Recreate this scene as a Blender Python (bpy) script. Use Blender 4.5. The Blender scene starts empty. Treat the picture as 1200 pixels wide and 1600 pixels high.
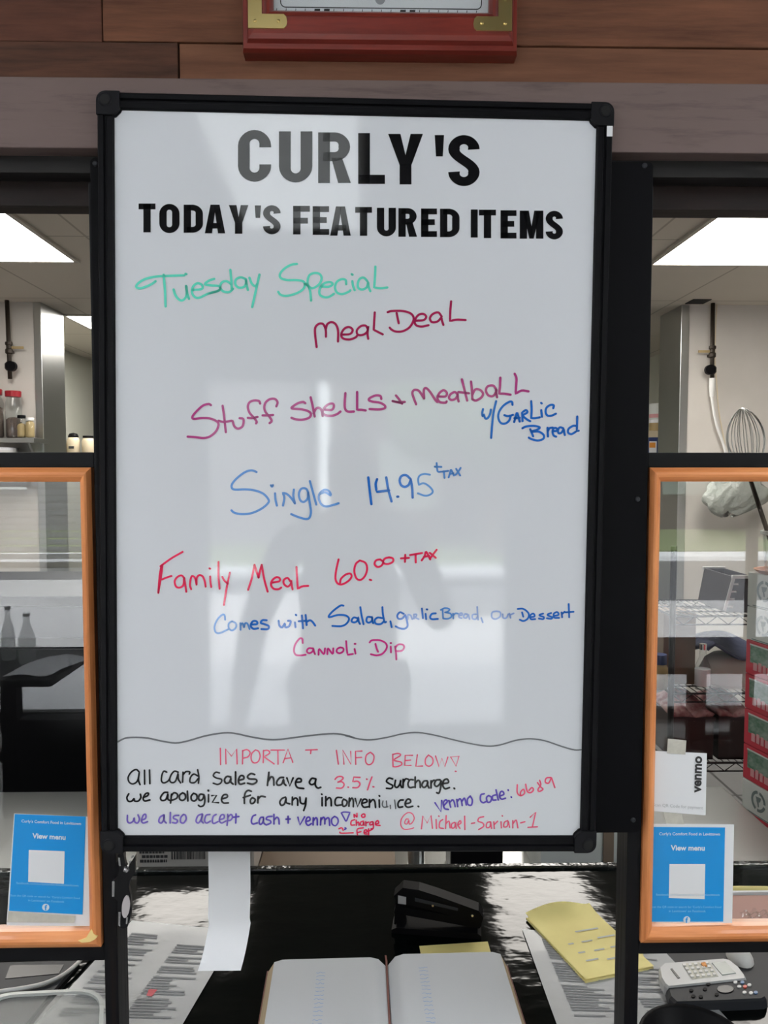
import bpy, bmesh, math, random
from math import radians as R, sin, cos, tan, pi, atan2
from mathutils import Vector, Matrix, Euler
random.seed(7)
S = bpy.context.scene
C = S.collection

# ------------------------------------------------------------------ camera
F_PX, PITCH, YAW = 1208.0, R(3.2), R(1.1)
CAM = Vector((0, -0.977, 1.6))
cd = bpy.data.cameras.new('camera'); cam = bpy.data.objects.new('camera', cd); C.objects.link(cam)
cd.sensor_fit = 'VERTICAL'; cd.sensor_height = 36; cd.lens = 36 * F_PX / 1600; cd.clip_start = 0.02
cam.location = CAM; cam.rotation_euler = (pi/2 - PITCH, 0, -YAW)
S.camera = cam
FW = Vector((sin(YAW)*cos(PITCH), cos(YAW)*cos(PITCH), -sin(PITCH)))
RT = Vector((cos(YAW), -sin(YAW), 0)); UP = RT.cross(FW)

# ------------------------------------------------------------------ world, sun, exposure
S.view_settings.view_transform = 'Standard'; S.view_settings.look = 'None'
S.view_settings.gamma = 1; S.view_settings.use_curve_mapping = False
S.view_settings.exposure = 1.58
W = bpy.data.worlds.new('overcast_sky'); S.world = W; W.use_nodes = True
W.node_tree.nodes['Background'].inputs[0].default_value = (0.93, 0.97, 1.0, 1)
W.node_tree.nodes['Background'].inputs[1].default_value = 4.2
sd = bpy.data.lights.new('sun', 'SUN'); sd.energy = 7.0; sd.angle = R(6); sd.color = (1, 0.97, 0.92)
so = bpy.data.objects.new('sun', sd); C.objects.link(so); so.location = (0, 6, 9)
so.rotation_euler = Vector((0.35, -0.55, -0.75)).to_track_quat('-Z', 'Y').to_euler()
KITCHEN_LAMP, FILL_LAMP, HEAD_LAMP = 5.6, 5.0, .85
S.cycles.max_bounces = 10; S.cycles.transparent_max_bounces = 16; S.cycles.caustics_reflective = False
S.cycles.caustics_refractive = False; S.cycles.sample_clamp_indirect = 6

# ------------------------------------------------------------------ pixel helpers
def ray(px, py): return (FW*F_PX + RT*(px-600) - UP*(py-800)).normalized()
def at(px, py, Y):
    d = ray(px, py); return CAM + d*((Y-CAM.y)/d.y)
def atz(px, py, Z):
    d = ray(px, py); return CAM + d*((Z-CAM.z)/d.z)
def atx(px, py, X):
    d = ray(px, py); return CAM + d*((X-CAM.x)/d.x)
def lin(r, g, b, k=1.0):
    def f(c):
        c /= 255.0
        return c/12.92 if c <= 0.04045 else ((c+0.055)/1.055)**2.4
    return (min(f(r)*k, .95), min(f(g)*k, .95), min(f(b)*k, .95), 1)

# ------------------------------------------------------------------ materials
def mat(name, col, rough=0.5, metal=0.0, spec=0.5, coat=0.0, emit=None, noise=None, bump=None, alpha=None):
    m = bpy.data.materials.new(name); m.use_nodes = True
    nt = m.node_tree; b = nt.nodes['Principled BSDF']
    b.inputs['Base Color'].default_value = col; b.inputs['Roughness'].default_value = rough
    b.inputs['Metallic'].default_value = metal; b.inputs['Specular IOR Level'].default_value = spec
    b.inputs['Coat Weight'].default_value = coat; b.inputs['Coat Roughness'].default_value = 0.05
    if emit: b.inputs['Emission Color'].default_value = emit[0]; b.inputs['Emission Strength'].default_value = emit[1]
    if alpha is not None: b.inputs['Alpha'].default_value = alpha
    if noise or bump:
        tc = nt.nodes.new('ShaderNodeTexCoord')
    if noise:   # (col2, (sx,sy,sz), detail, lo, hi)
        mp = nt.nodes.new('ShaderNodeMapping'); mp.inputs['Scale'].default_value = noise[1]
        nt.links.new(tc.outputs['Object'], mp.inputs[0])
        n = nt.nodes.new('ShaderNodeTexNoise'); n.inputs['Scale'].default_value = 1; n.inputs['Detail'].default_value = noise[2]
        n.inputs['Roughness'].default_value = 0.65
        nt.links.new(mp.outputs[0], n.inputs['Vector'])
        cr = nt.nodes.new('ShaderNodeValToRGB'); cr.color_ramp.elements[0].position = noise[3]; cr.color_ramp.elements[1].position = noise[4]
        cr.color_ramp.elements[0].color = noise[0]; cr.color_ramp.elements[1].color = col
        nt.links.new(n.outputs[0], cr.inputs[0]); nt.links.new(cr.outputs[0], b.inputs['Base Color'])
    if bump:    # ((sx,sy,sz), strength, distance)
        mp2 = nt.nodes.new('ShaderNodeMapping'); mp2.inputs['Scale'].default_value = bump[0]
        nt.links.new(tc.outputs['Object'], mp2.inputs[0])
        n2 = nt.nodes.new('ShaderNodeTexNoise'); n2.inputs['Scale'].default_value = 1; n2.inputs['Detail'].default_value = 3
        nt.links.new(mp2.outputs[0], n2.inputs['Vector'])
        bp = nt.nodes.new('ShaderNodeBump'); bp.inputs['Strength'].default_value = bump[1]; bp.inputs['Distance'].default_value = bump[2]
        nt.links.new(n2.outputs[0], bp.inputs['Height']); nt.links.new(bp.outputs[0], b.inputs['Normal'])
    return m
def wood(name, c1, c2, scale=(4, 60, 60), rough=0.55, lo=.35, hi=.65, bump=.25, spec=.3, coat=0):
    return mat(name, c1, rough, spec=spec, coat=coat, noise=(c2, scale, 6, lo, hi), bump=(tuple(s*1.5 for s in scale), bump, .002))
def glass(name, tint=(1, 1, 1, 1), f0=0.045, rough=0.0, wave=None):
    m = bpy.data.materials.new(name); m.use_nodes = True; nt = m.node_tree; nt.nodes.clear()
    o = nt.nodes.new('ShaderNodeOutputMaterial'); mx = nt.nodes.new('ShaderNodeMixShader')
    t = nt.nodes.new('ShaderNodeBsdfTransparent'); t.inputs[0].default_value = tint
    g = nt.nodes.new('ShaderNodeBsdfGlossy'); g.inputs['Roughness'].default_value = rough
    lw = nt.nodes.new('ShaderNodeLayerWeight'); lw.inputs[0].default_value = 0.5
    p = nt.nodes.new('ShaderNodeMath'); p.operation = 'POWER'; p.inputs[1].default_value = 5
    ma = nt.nodes.new('ShaderNodeMath'); ma.operation = 'MULTIPLY_ADD'; ma.inputs[1].default_value = 1-f0; ma.inputs[2].default_value = f0
    nt.links.new(lw.outputs['Facing'], p.inputs[0]); nt.links.new(p.outputs[0], ma.inputs[0]); nt.links.new(ma.outputs[0], mx.inputs[0])
    nt.links.new(t.outputs[0], mx.inputs[1]); nt.links.new(g.outputs[0], mx.inputs[2]); nt.links.new(mx.outputs[0], o.inputs[0])
    if wave:
        tc = nt.nodes.new('ShaderNodeTexCoord'); mp = nt.nodes.new('ShaderNodeMapping'); mp.inputs['Scale'].default_value = wave[0]
        n = nt.nodes.new('ShaderNodeTexNoise'); n.inputs['Scale'].default_value = 1; n.inputs['Detail'].default_value = 0
        b = nt.nodes.new('ShaderNodeBump'); b.inputs['Strength'].default_value = wave[1]; b.inputs['Distance'].default_value = .01
        nt.links.new(tc.outputs['Object'], mp.inputs[0]); nt.links.new(mp.outputs[0], n.inputs[0]); nt.links.new(n.outputs[0], b.inputs['Height'])
        nt.links.new(b.outputs[0], g.inputs['Normal'])
    return m
def tiles(name, col, line, sx, sy, w, rough=.6, spec=.3, var=0):
    m = mat(name, col, rough, spec=spec); nt = m.node_tree; b = nt.nodes['Principled BSDF']
    tc = nt.nodes.new('ShaderNodeTexCoord'); br = nt.nodes.new('ShaderNodeTexBrick')
    br.offset = 0; br.inputs['Scale'].default_value = 1; br.inputs['Brick Width'].default_value = sx; br.inputs['Row Height'].default_value = sy
    br.inputs['Mortar Size'].default_value = w; br.inputs['Mortar Smooth'].default_value = .1
    br.inputs['Color1'].default_value = col; br.inputs['Color2'].default_value = tuple(c*(1-var) for c in col[:3])+(1,); br.inputs['Mortar'].default_value = line
    nt.links.new(tc.outputs['Object'], br.inputs['Vector']); nt.links.new(br.outputs[0], b.inputs['Base Color'])
    return m

M = {}
M['frame'] = mat('black_plastic', (.0042, .0042, .0055, 1), .45, spec=.12, bump=((300, 300, 300), .15, .0006))
M['panel'] = mat('black_panel', (.0030, .0030, .0042, 1), .5, spec=.08, bump=((200, 200, 200), .1, .0005))
M['cap'] = mat('black_corner_plastic', (.009, .009, .011, 1), .45, spec=.15)
M['hole'] = mat('dark_hole', (.003, .003, .003, 1), .8)
M['board'] = mat('whiteboard_enamel', (.72, .74, .785, 1), .3, spec=.0, coat=1.0)
M['vinyl'] = mat('black_vinyl', (.003, .003, .004, 1), .4, spec=.05, coat=.75)
def ink(n, c): M['i_'+n] = mat('ink_'+n, c, .35, spec=.2, coat=.9)
ink('teal', lin(92, 205, 182, 1.25)); ink('maroon', lin(150, 22, 72, 1.35)); ink('plum', lin(160, 55, 118, 1.3))
ink('blue', lin(20, 95, 180, 1.3)); ink('steel', lin(75, 130, 195, 1.25)); ink('red', lin(215, 32, 80, 1.3)); ink('mag', lin(185, 35, 118, 1.3))
ink('pink', lin(222, 82, 116, 1.25)); ink('black', lin(20, 20, 23)); ink('purple', lin(85, 65, 170, 1.25)); ink('gray', lin(115, 117, 122, 1.1))
ink('pale', lin(125, 150, 200, 1.25)); ink('fade', lin(110, 112, 116)); ink('violet', lin(112, 92, 180, 1.25))
M['white'] = mat('white_paper', (.80, .81, .84, 1), .7)
M['offwhite'] = mat('white_plastic', (.68, .68, .67, 1), .35)
M['blueprint'] = mat('blue_print', lin(10, 137, 208, 1.25), .35, coat=.3)
M['white_print'] = mat('white_print', (.75, .82, .9, 1), .5)
M['pale_print'] = mat('pale_blue_print', lin(130, 190, 225, 1.3), .5)
M['black_print'] = mat('black_print', (.03, .03, .032, 1), .6)
M['grey_print'] = mat('grey_print', (.35, .35, .37, 1), .6)
M['soft_print'] = mat('soft_grey_print', (.48, .49, .51, 1), .6)
M['menu_print'] = mat('menu_print', (.21, .22, .235, 1), .6)
M['stapler'] = mat('stapler_black', (.004, .004, .005, 1), .45, spec=.08)
M['milky'] = mat('milky_clear', (.75, .78, .76, 1), .3, alpha=.35)
M['tape'] = mat('masking_tape', (.62, .60, .53, 1), .6, noise=((.5, .48, .42, 1), (60, 60, 60), 3, .3, .7))
M['pine'] = wood('orange_pine', lin(208, 138, 86, 1.5), lin(180, 106, 60, 1.45), (5, 90, 90), .4, .3, .7, .15, .4, .2)
M['pine_v'] = wood('orange_pine_upright', lin(208, 138, 86, 1.5), lin(180, 106, 60, 1.45), (90, 90, 5), .4, .3, .7, .15, .4, .2)
M['chip'] = mat('bare_wood_chip', lin(225, 195, 130, 1.3), .7)
M['blackwood'] = wood('black_stained_wood', (.008, .008, .0095, 1), (.004, .004, .005, 1), (6, 50, 50), .45, .3, .7, .3, .14)
M['blackwood_v'] = wood('black_stained_upright', (.006, .006, .0075, 1), (.015, .009, .006, 1), (90, 90, 3), .45, .25, .45, .3, .14)
M['beam'] = wood('grey_brown_wood', lin(106, 91, 88, 1.22), lin(88, 75, 73, 1.2), (9, 50, 85), .65, .30, .5, .35, .2)
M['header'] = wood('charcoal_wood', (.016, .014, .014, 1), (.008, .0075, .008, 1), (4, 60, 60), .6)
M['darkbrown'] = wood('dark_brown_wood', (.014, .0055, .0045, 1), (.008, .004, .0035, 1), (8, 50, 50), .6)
P1, P2 = lin(108, 71, 53, 1.4), lin(76, 49, 37, 1.4)
M['plank_a'] = wood('plank_brown', P1, P2, (6, 50, 70), .75, .3, .7, .5, .2)
M['plank_b'] = wood('plank_dark', lin(84, 56, 44, 1.35), lin(52, 36, 30, 1.35), (7, 60, 80), .8, .3, .7, .6, .2)
M['plank_c'] = wood('plank_red_brown', lin(108, 74, 56, 1.4), lin(84, 55, 42, 1.4), (5, 55, 60), .75, .3, .7, .5, .2)
M['plank_d'] = wood('plank_umber', lin(92, 58, 46, 1.35), lin(66, 42, 34, 1.35), (7, 60, 70), .8, .3, .7, .5, .2)
M['mahogany'] = wood('mahogany', lin(122, 46, 36, 1.3), lin(88, 30, 24, 1.3), (6, 70, 70), .35, .3, .7, .1, .5, .3)
M['mahogany_v'] = wood('mahogany_upright', lin(122, 46, 36, 1.3), lin(88, 30, 24, 1.3), (70, 70, 6), .35, .3, .7, .1, .5, .3)
M['brass'] = mat('brass', (.80, .62, .26, 1), .28, 1.0)
M['pane'] = glass('acrylic_pane', (.94, .95, .95, 1), .038, .0, ((1.5, 1.5, 7), .006))
M['clear'] = glass('clear_plastic', (.93, .95, .95, 1), .05, .05)
M['winglass'] = glass('window_glass', (.96, .97, .97, 1), .04)
M['steel'] = mat('stainless_steel', (.56, .57, .56, 1), .28, 1.0, bump=((250, 250, 2), .08, .0005))
M['chrome'] = mat('chrome', (.75, .75, .76, 1), .2, 1.0)
M['wire'] = mat('grey_wire', (.035, .035, .035, 1), .4, .6)
M['kwall'] = mat('kitchen_wall_paint', (.62, .585, .55, 1), .6, noise=((.56, .53, .49, 1), (2, 2, 2), 4, .3, .7))
M['bwall'] = mat('pale_green_wall', (.60, .61, .54, 1), .6)
M['ceil'] = tiles('ceiling_tile', (.66, .61, .535, 1), (.44, .40, .34, 1), .61, 1.22, .006, .8)
M['dceil'] = tiles('dining_ceiling_tile', (.07, .07, .07, 1), (.03, .03, .03, 1), .61, 1.22, .006, .8)
M['kfloor'] = tiles('kitchen_floor_tile', (.16, .158, .158, 1), (.04, .04, .04, 1), .3, .3, .008, .4)
M['dfloor'] = tiles('dining_floor_tile', (.22, .21, .205, 1), (.06, .06, .06, 1), .4, .4, .008, .35, .5, .15)
M['dwall'] = mat('dining_wall_paint', (.16, .13, .11, 1), .7)
M['lampframe'] = mat('lamp_trim', (.5, .47, .42, 1), .5)
M['lamp'] = mat('lamp_diffuser', (.9, .9, .9, 1), .4, emit=((1, .955, .885, 1), KITCHEN_LAMP))
M['fill_lamp'] = mat('fill_lamp_diffuser', (.9, .9, .9, 1), .4, emit=((.95, .98, 1, 1), FILL_LAMP))
M['counter'] = mat('black_epoxy', (.0015, .0025, .0025, 1), .07, spec=.12, bump=((13, 22, 12), .16, .006))
M['ctrim'] = mat('black_epoxy_edge', (.008, .01, .01, 1), .15, spec=.6, bump=((60, 60, 60), .5, .004))
M['cbase'] = mat('counter_base_paint', (.03, .03, .03, 1), .6)
M['iron'] = mat('dark_iron', (.035, .027, .02, 1), .5, .5)
M['redlid'] = mat('red_plastic', (.28, .01, .02, 1), .35)
M['spice'] = mat('brown_spice', (.12, .085, .07, 1), .9, noise=((.06, .045, .04, 1), (150, 150, 150), 2, .4, .6))
M['amber'] = mat('amber_contents', (.38, .28, .13, 1), .6)
M['cream'] = mat('cream_plastic', (.62, .53, .38, 1), .4)
M['black'] = mat('black_plastic_matte', (.004, .004, .005, 1), .5, spec=.1)
M['blackgloss'] = mat('black_plastic_gloss', (.005, .005, .006, 1), .28, spec=.3)
M['darkgrey'] = mat('dark_grey_plastic', (.026, .028, .034, 1), .5, spec=.25)
M['navy'] = mat('navy_cloth', (.035, .04, .085, 1), .9, bump=((40, 40, 40), .5, .01))
M['cartred'] = mat('red_carton', (.52, .03, .055, 1), .5)
M['cartgreen'] = mat('green_carton_print', (.06, .16, .10, 1), .5, noise=((.25, .33, .28, 1), (18, 18, 30), 3, .35, .6))
M['cartpink'] = mat('pink_carton_print', (.62, .3, .32, 1), .5)
M['cartwhite'] = mat('white_carton', (.60, .63, .61, 1), .6)
M['crest'] = mat('grey_crest_print', (.16, .2, .2, 1), .6)
M['card'] = mat('brown_cardboard', (.20, .15, .11, 1), .8)
M['boxgrey'] = mat('greyish_carton', (.46, .42, .38, 1), .7)
M['tan'] = mat('tan_page_edge', (.52, .42, .28, 1), .8, noise=((.36, .28, .18, 1), (4, 4, 400), 2, .3, .7))
M['page'] = mat('ledger_page', (.47, .495, .53, 1), .7)
M['yellow'] = mat('yellow_paper', lin(220, 209, 142, 1.2), .7, noise=(lin(208, 195, 128, 1.2), (8, 8, 8), 3, .3, .7))
M['laminate'] = mat('laminated_paper', (.38, .395, .41, 1), .3, spec=.2, coat=.1, bump=((25, 25, 25), .25, .003))
M['ribbon'] = mat('red_brown_ribbon', (.16, .05, .04, 1), .6)
M['orange'] = mat('orange_key', (.75, .3, .05, 1), .5)
M['lcd'] = mat('grey_green_screen', (.22, .26, .24, 1), .25)
M['phone'] = mat('silver_grey_plastic', (.50, .51, .52, 1), .35)
M['key'] = mat('cream_keys', (.58, .57, .5, 1), .5)
M['redkey'] = mat('red_key', (.6, .06, .03, 1), .4)
M['bluekey'] = mat('blue_key', (.1, .2, .4, 1), .4)
M['bag'] = mat('milky_plastic_bag', (.36, .38, .35, 1), .3, bump=((30, 30, 30), .6, .02))
M['bread'] = mat('pinkish_wrap', (.45, .30, .29, 1), .6, noise=((.25, .08, .09, 1), (20, 20, 20), 3, .4, .6))
M['darkbin'] = mat('dark_bin', (.03, .018, .016, 1), .35)
M['bluebox'] = mat('blue_carton', (.03, .05, .16, 1), .5)
M['disc'] = mat('grey_disc', (.50, .46, .47, 1), .4)
M['sidewalk'] = mat('concrete', (.52, .51, .52, 1), .9, noise=((.46, .45, .46, 1), (1, 1, 1), 4, .3, .7))
M['asphalt'] = mat('asphalt', (.10, .10, .11, 1), .9)
M['grass'] = mat('grass', (.12, .18, .06, 1), 1, noise=((.20, .24, .10, 1), (2, 2, 2), 4, .3, .7))
M['kerb'] = mat('white_kerb', (.75, .76, .8, 1), .8)
M['siding'] = mat('grey_siding', (.16, .15, .165, 1), .8)
M['brick'] = mat('dull_brick', (.085, .055, .05, 1), .9, noise=((.06, .045, .042, 1), (3, 3, 9), 3, .4, .6))
M['roof'] = mat('roof_shingle', (.12, .11, .12, 1), .9)
M['bark'] = mat('bark', (.07, .05, .04, 1), .9)
M['leaf'] = mat('leaves', (.05, .09, .03, 1), .9)
M['skin'] = mat('skin', (.5, .32, .24, 1), .5)
M['cloth'] = mat('dark_sweater', (.03, .032, .04, 1), .9)
M['hair'] = mat('dark_hair', (.02, .015, .012, 1), .6)
M['blind'] = mat('blind_slat', (.72, .73, .76, 1), .5)

M['hlamp'] = mat('dim_lamp_diffuser', (.9, .9, .9, 1), .4, emit=((.93, 1, 1, 1), HEAD_LAMP))
# ------------------------------------------------------------------ mesh builder
class MB:
    def __init__(s): s.v = []; s.f = []; s.mi = []; s.cur = 0
    def add(s, vs, fs):
        b = len(s.v); s.v += [Vector(v) for v in vs]; s.f += [[b+i for i in f] for f in fs]; s.mi += [s.cur]*len(fs); return s
    def box(s, x0, x1, y0, y1, z0, z1, bev=0):
        if bev:
            bm = bmesh.new(); bmesh.ops.create_cube(bm, size=1)
            for v in bm.verts: v.co = Vector(((x0+x1)/2+v.co.x*(x1-x0), (y0+y1)/2+v.co.y*(y1-y0), (z0+z1)/2+v.co.z*(z1-z0)))
            bmesh.ops.bevel(bm, geom=bm.edges[:], offset=bev, segments=2, affect='EDGES', profile=.6)
            bm.verts.index_update(); vs = [v.co.copy() for v in bm.verts]; fs = [[v.index for v in f.verts] for f in bm.faces]; bm.free()
            return s.add(vs, fs)
        vs = [(x, y, z) for x in (x0, x1) for y in (y0, y1) for z in (z0, z1)]
        return s.add(vs, [(0, 1, 3, 2), (4, 6, 7, 5), (0, 4, 5, 1), (2, 3, 7, 6), (0, 2, 6, 4), (1, 5, 7, 3)])
    def prism(s, pts, ext):         # polygon (3D points) swept by the vector ext
        n = len(pts); a = [Vector(p) for p in pts]; b = [p+Vector(ext) for p in a]
        return s.add(a+b, [list(range(n))[::-1], list(range(n, 2*n))]+[(i, (i+1) % n, n+(i+1) % n, n+i) for i in range(n)])
    def tube(s, path, r, n=10, cap=True):
        path = [Vector(p) for p in path]; rings = []
        for i, p in enumerate(path):
            t = (path[min(i+1, len(path)-1)]-path[max(i-1, 0)]).normalized()
            ref = Vector((0, 0, 1)) if abs(t.z) < .9 else Vector((1, 0, 0))
            a = t.cross(ref).normalized(); b = t.cross(a)
            rr = r[i] if isinstance(r, (list, tuple)) else r
            rings.append([p+a*rr*cos(2*pi*k/n)+b*rr*sin(2*pi*k/n) for k in range(n)])
        vs = [v for q in rings for v in q]; fs = []
        for i in range(len(path)-1):
            for k in range(n): fs.append((i*n+k, i*n+(k+1) % n, (i+1)*n+(k+1) % n, (i+1)*n+k))
        if cap: fs += [list(range(n))[::-1], [(len(path)-1)*n+k for k in range(n)]]
        return s.add(vs, fs)
    def lathe(s, prof, c, n=24, axis='Z'):     # profile [(r,h)]
        c = Vector(c); vs = []; fs = []
        for r, h in prof:
            for k in range(n):
                a = 2*pi*k/n
                o = Vector((r*cos(a), r*sin(a), h)) if axis == 'Z' else (Vector((r*cos(a), h, r*sin(a))) if axis == 'Y' else Vector((h, r*cos(a), r*sin(a))))
                vs.append(c+o)
        for i in range(len(prof)-1):
            for k in range(n): fs.append((i*n+k, i*n+(k+1) % n, (i+1)*n+(k+1) % n, (i+1)*n+k))
        fs += [list(range(n))[::-1], [(len(prof)-1)*n+k for k in range(n)]]
        return s.add(vs, fs)
    def grid(s, fn, nu, nv):
        vs = [fn(i/nu, j/nv) for j in range(nv+1) for i in range(nu+1)]
        return s.add(vs, [(j*(nu+1)+i, j*(nu+1)+i+1, (j+1)*(nu+1)+i+1, (j+1)*(nu+1)+i) for j in range(nv) for i in range(nu)])
    def build(s, name, m, parent=None, off=None, smooth=False, mods=None):
        me = bpy.data.meshes.new(name)
        o = Vector(off) if off is not None else (root_loc(parent) if parent else Vector((0, 0, 0)))
        me.from_pydata([tuple(v-o) for v in s.v], [], s.f)
        ms = m if isinstance(m, list) else [m]
        for q in ms: me.materials.append(q)
        me.polygons.foreach_set('material_index', s.mi)
        bm = bmesh.new(); bm.from_mesh(me); bmesh.ops.recalc_face_normals(bm, faces=bm.faces[:]); bm.to_mesh(me); bm.free()
        if smooth: me.shade_smooth() if hasattr(me, 'shade_smooth') else me.polygons.foreach_set('use_smooth', [True]*len(me.polygons))
        ob = bpy.data.objects.new(name, me); C.objects.link(ob)
        if parent: ob.parent = parent
        return ob
def root_loc(p):
    while p.parent: p = p.parent
    return Vector(p.location) if 'local' not in p else Vector((0, 0, 0))
def tag(o, label=None, cat=None, group=None, kind=None):
    if label: o['label'] = label
    if cat: o['category'] = cat
    if group: o['group'] = group
    if kind: o['kind'] = kind
    return o
def thing(name, label, cat, loc, group=None, local=False, rot=None):
    o = bpy.data.objects.new(name, None); C.objects.link(o); o.location = loc; o.empty_display_size = .05
    if rot is not None: o.rotation_euler = rot
    if local: o['local'] = 1
    return tag(o, label, cat, group)
def struct(name, mb, m, **k): return tag(mb.build(name, m, **k), kind='structure')
def single(name, label, cat, mb, m, group=None, smooth=False):   # a one-mesh thing with its origin at its base
    lo = Vector((min(v.x for v in mb.v), min(v.y for v in mb.v), min(v.z for v in mb.v)))
    hi = Vector((max(v.x for v in mb.v), max(v.y for v in mb.v), max(v.z for v in mb.v)))
    base = Vector(((lo.x+hi.x)/2, (lo.y+hi.y)/2, lo.z))
    o = mb.build(name, m, off=base, smooth=smooth); o.location = base
    return tag(o, label, cat, group)
def copy_tree(o, parent=None):
    c = o.copy(); C.objects.link(c)
    if parent: c.parent = parent
    for ch in list(o.children): copy_tree(ch, c)
    return c

# ------------------------------------------------------------------ pen strokes
def smooth_path(p, step=4):
    if len(p) < 3: return p
    # split at doubled points (sharp corners)
    segs = [[p[0]]]
    for a, b in zip(p, p[1:]):
        if a == b: segs.append([b])
        else: segs[-1].append(b)
    out = []
    for q in segs:
        if len(q) < 3:
            out += q; continue
        e = [tuple(2*a-b for a, b in zip(q[0], q[1]))]+q+[tuple(2*a-b for a, b in zip(q[-1], q[-2]))]
        for i in range(1, len(e)-2):
            for k in range(step):
                t = k/step
                out.append(tuple(.5*((2*b)+(-a+c)*t+(2*a-5*b+4*c-d)*t*t+(-a+3*b-3*c+d)*t**3) for a, b, c, d in zip(e[i-1], e[i], e[i+1], e[i+2])))
        out.append(q[-1])
    return out
def parse(txt): return [[tuple(float(n) for n in p.split(',')) for p in s.split()] for s in txt.split(';') if s.strip()]
def ribbon(mb, pts, wx, wy=None, fn=lambda x, y: (x, y, 0), round_ends=True):
    """flat pen stroke through 2D points; fn maps 2D -> 3D"""
    wy = wy or wx
    q = [pts[0]]
    for p in pts[1:]:
        if math.hypot(p[0]-q[-1][0], p[1]-q[-1][1]) > 1e-6: q.append(p)
    if len(q) == 1: q.append((q[0][0]+wx*.3, q[0][1]))
    L, Rr = [], []
    n = len(q); closed = n > 3 and q[0] == q[-1]
    for i, p in enumerate(q):
        a = q[i-1] if i > 0 else (q[-2] if closed else q[i]); b = q[i+1] if i < n-1 else (q[1] if closed else q[i])
        tx, ty = b[0]-a[0], b[1]-a[1]; l = math.hypot(tx, ty) or 1
        nx, ny = -ty/l, tx/l
        L.append((p[0]+nx*wx/2, p[1]+ny*wy/2)); Rr.append((p[0]-nx*wx/2, p[1]-ny*wy/2))
    vs = [fn(*p) for p in L]+[fn(*p) for p in Rr]
    mb.add(vs, [(i, i+1, n+i+1, n+i) for i in range(n-1)])
    if round_ends:
        for e in (q[0], q[-1]):
            vs = [fn(e[0]+wx/2*cos(2*pi*k/8), e[1]+wy/2*sin(2*pi*k/8)) for k in range(8)]
            mb.add(vs, [list(range(8))])
def text_mesh(s, fn, height, bold=0.0, align='LEFT'):
    """built-in font glyphs, x to the right, y up, mapped through fn(x,y)"""
    cu = bpy.data.curves.new('t', 'FONT'); cu.body = s; cu.size = height; cu.offset = bold; cu.align_x = align; cu.resolution_u = 3
    o = bpy.data.objects.new('t', cu); C.objects.link(o)
    dg = bpy.context.evaluated_depsgraph_get(); me = bpy.data.meshes.new_from_object(o.evaluated_get(dg))
    mb = MB(); mb.add([fn(v.co.x, v.co.y) for v in me.vertices], [list(p.vertices) for p in me.polygons])
    bpy.data.objects.remove(o); bpy.data.meshes.remove(me); bpy.data.curves.remove(cu)
    return mb
def bilerp(q, u, v):   # q = TL,TR,BR,BL pixel corners
    return tuple((q[0][i]*(1-u)+q[1][i]*u)*(1-v)+(q[3][i]*(1-u)+q[2][i]*u)*v for i in (0, 1))

# ================================================================== SETTING
ZC = 2.6; KY = atz(30, 472, ZC).y; KY2 = atz(93, 490, ZC).y
XL, XR = at(67, 600, KY).x, at(1062, 600, KY).x
WX, WINY = 3.3, -3.8
struct('floor', MB().box(-WX, WX, WINY-.15, .25, -.1, 0), M['dfloor'])
struct('floor_kitchen', MB().box(-WX, WX, .25, 9, -.1, 0), M['kfloor'])
struct('ceiling', MB().box(-WX-.2, WX+.2, .06, 9.1, ZC, ZC+.12), M['ceil'])
struct('ceiling_dining', MB().box(-WX-.2, WX+.2, WINY-.3, .06, ZC, ZC+.12), M['dceil'])
struct('wall_left', MB().box(-WX-.12, -WX, WINY-.15, 9, 0, ZC), [M['dwall']])
struct('wall_right', MB().box(WX, WX+.12, WINY-.15, 9, 0, ZC), [M['dwall']])
struct('wall_kitchen_left', MB().box(-WX, XL-.004, KY, KY2, 0, ZC).box(-WX, -WX+.02, .1, KY, 0, ZC), M['kwall'])
struct('wall_kitchen_right', MB().box(XR+.004, WX, KY, KY2, 0, ZC).box(WX-.02, WX, .1, KY, 0, ZC), M['kwall'])
struct('wall_store_left', MB().box(-2.66, -2.56, KY2, 8.9, 0, ZC), M['bwall'])
struct('wall_store_right', MB().box(2.53, 2.63, KY2, 8.9, 0, ZC), M['bwall'])
struct('wall_back', MB().box(-WX, WX, 8.9, 9, 0, ZC), M['bwall'])
# stainless end caps on the two wall ends
xl0, xr1 = at(55, 600, KY).x, at(1075, 600, KY).x
struct('trim_wall_end_left', MB().box(xl0, XL, KY-.004, KY2, 0, ZC-.002, .003), M['steel'])
struct('trim_wall_end_right', MB().box(XR, xr1, KY-.004, KY2, 0, ZC-.002, .003), M['steel'])

# plank wall above the beam
BZ1, BZ0 = at(600, 125, -.015).z, at(600, 235, -.015).z
rowz = at(600, 70, 0).z
wf = MB()
wf.box(-WX, WX, .012, .06, BZ0+.02, ZC)
def plank(x0, x1, z0, z1, y, mi):
    wf.cur = mi; wf.box(x0, x1, y, .014, z0, z1, .0012); wf.cur = 0
xa, xb = at(160, 40, 0).x, at(279, 90, 0).x
plank(-WX, xb-.0008, BZ1-.03, rowz-.0006, -.001, 2); plank(xb+.0008, WX, BZ1-.03, rowz-.0006, .001, 3)
plank(-WX, xa-.0008, rowz+.0006, rowz+.095, .001, 4); plank(xa+.0008, WX, rowz+.0006, rowz+.095, -.001, 1)
z = rowz+.095; k = 0
while z < ZC:
    z1 = min(z+.095, ZC); xc = -.6+.9*((k*37) % 5)/5
    plank(-WX, xc-.001, z+.0012, z1, .001*(k % 2), 1+(k % 4)); plank(xc+.001, WX, z+.0012, z1, -.001*(k % 2), 1+((k+2) % 4)); z = z1; k += 1
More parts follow.
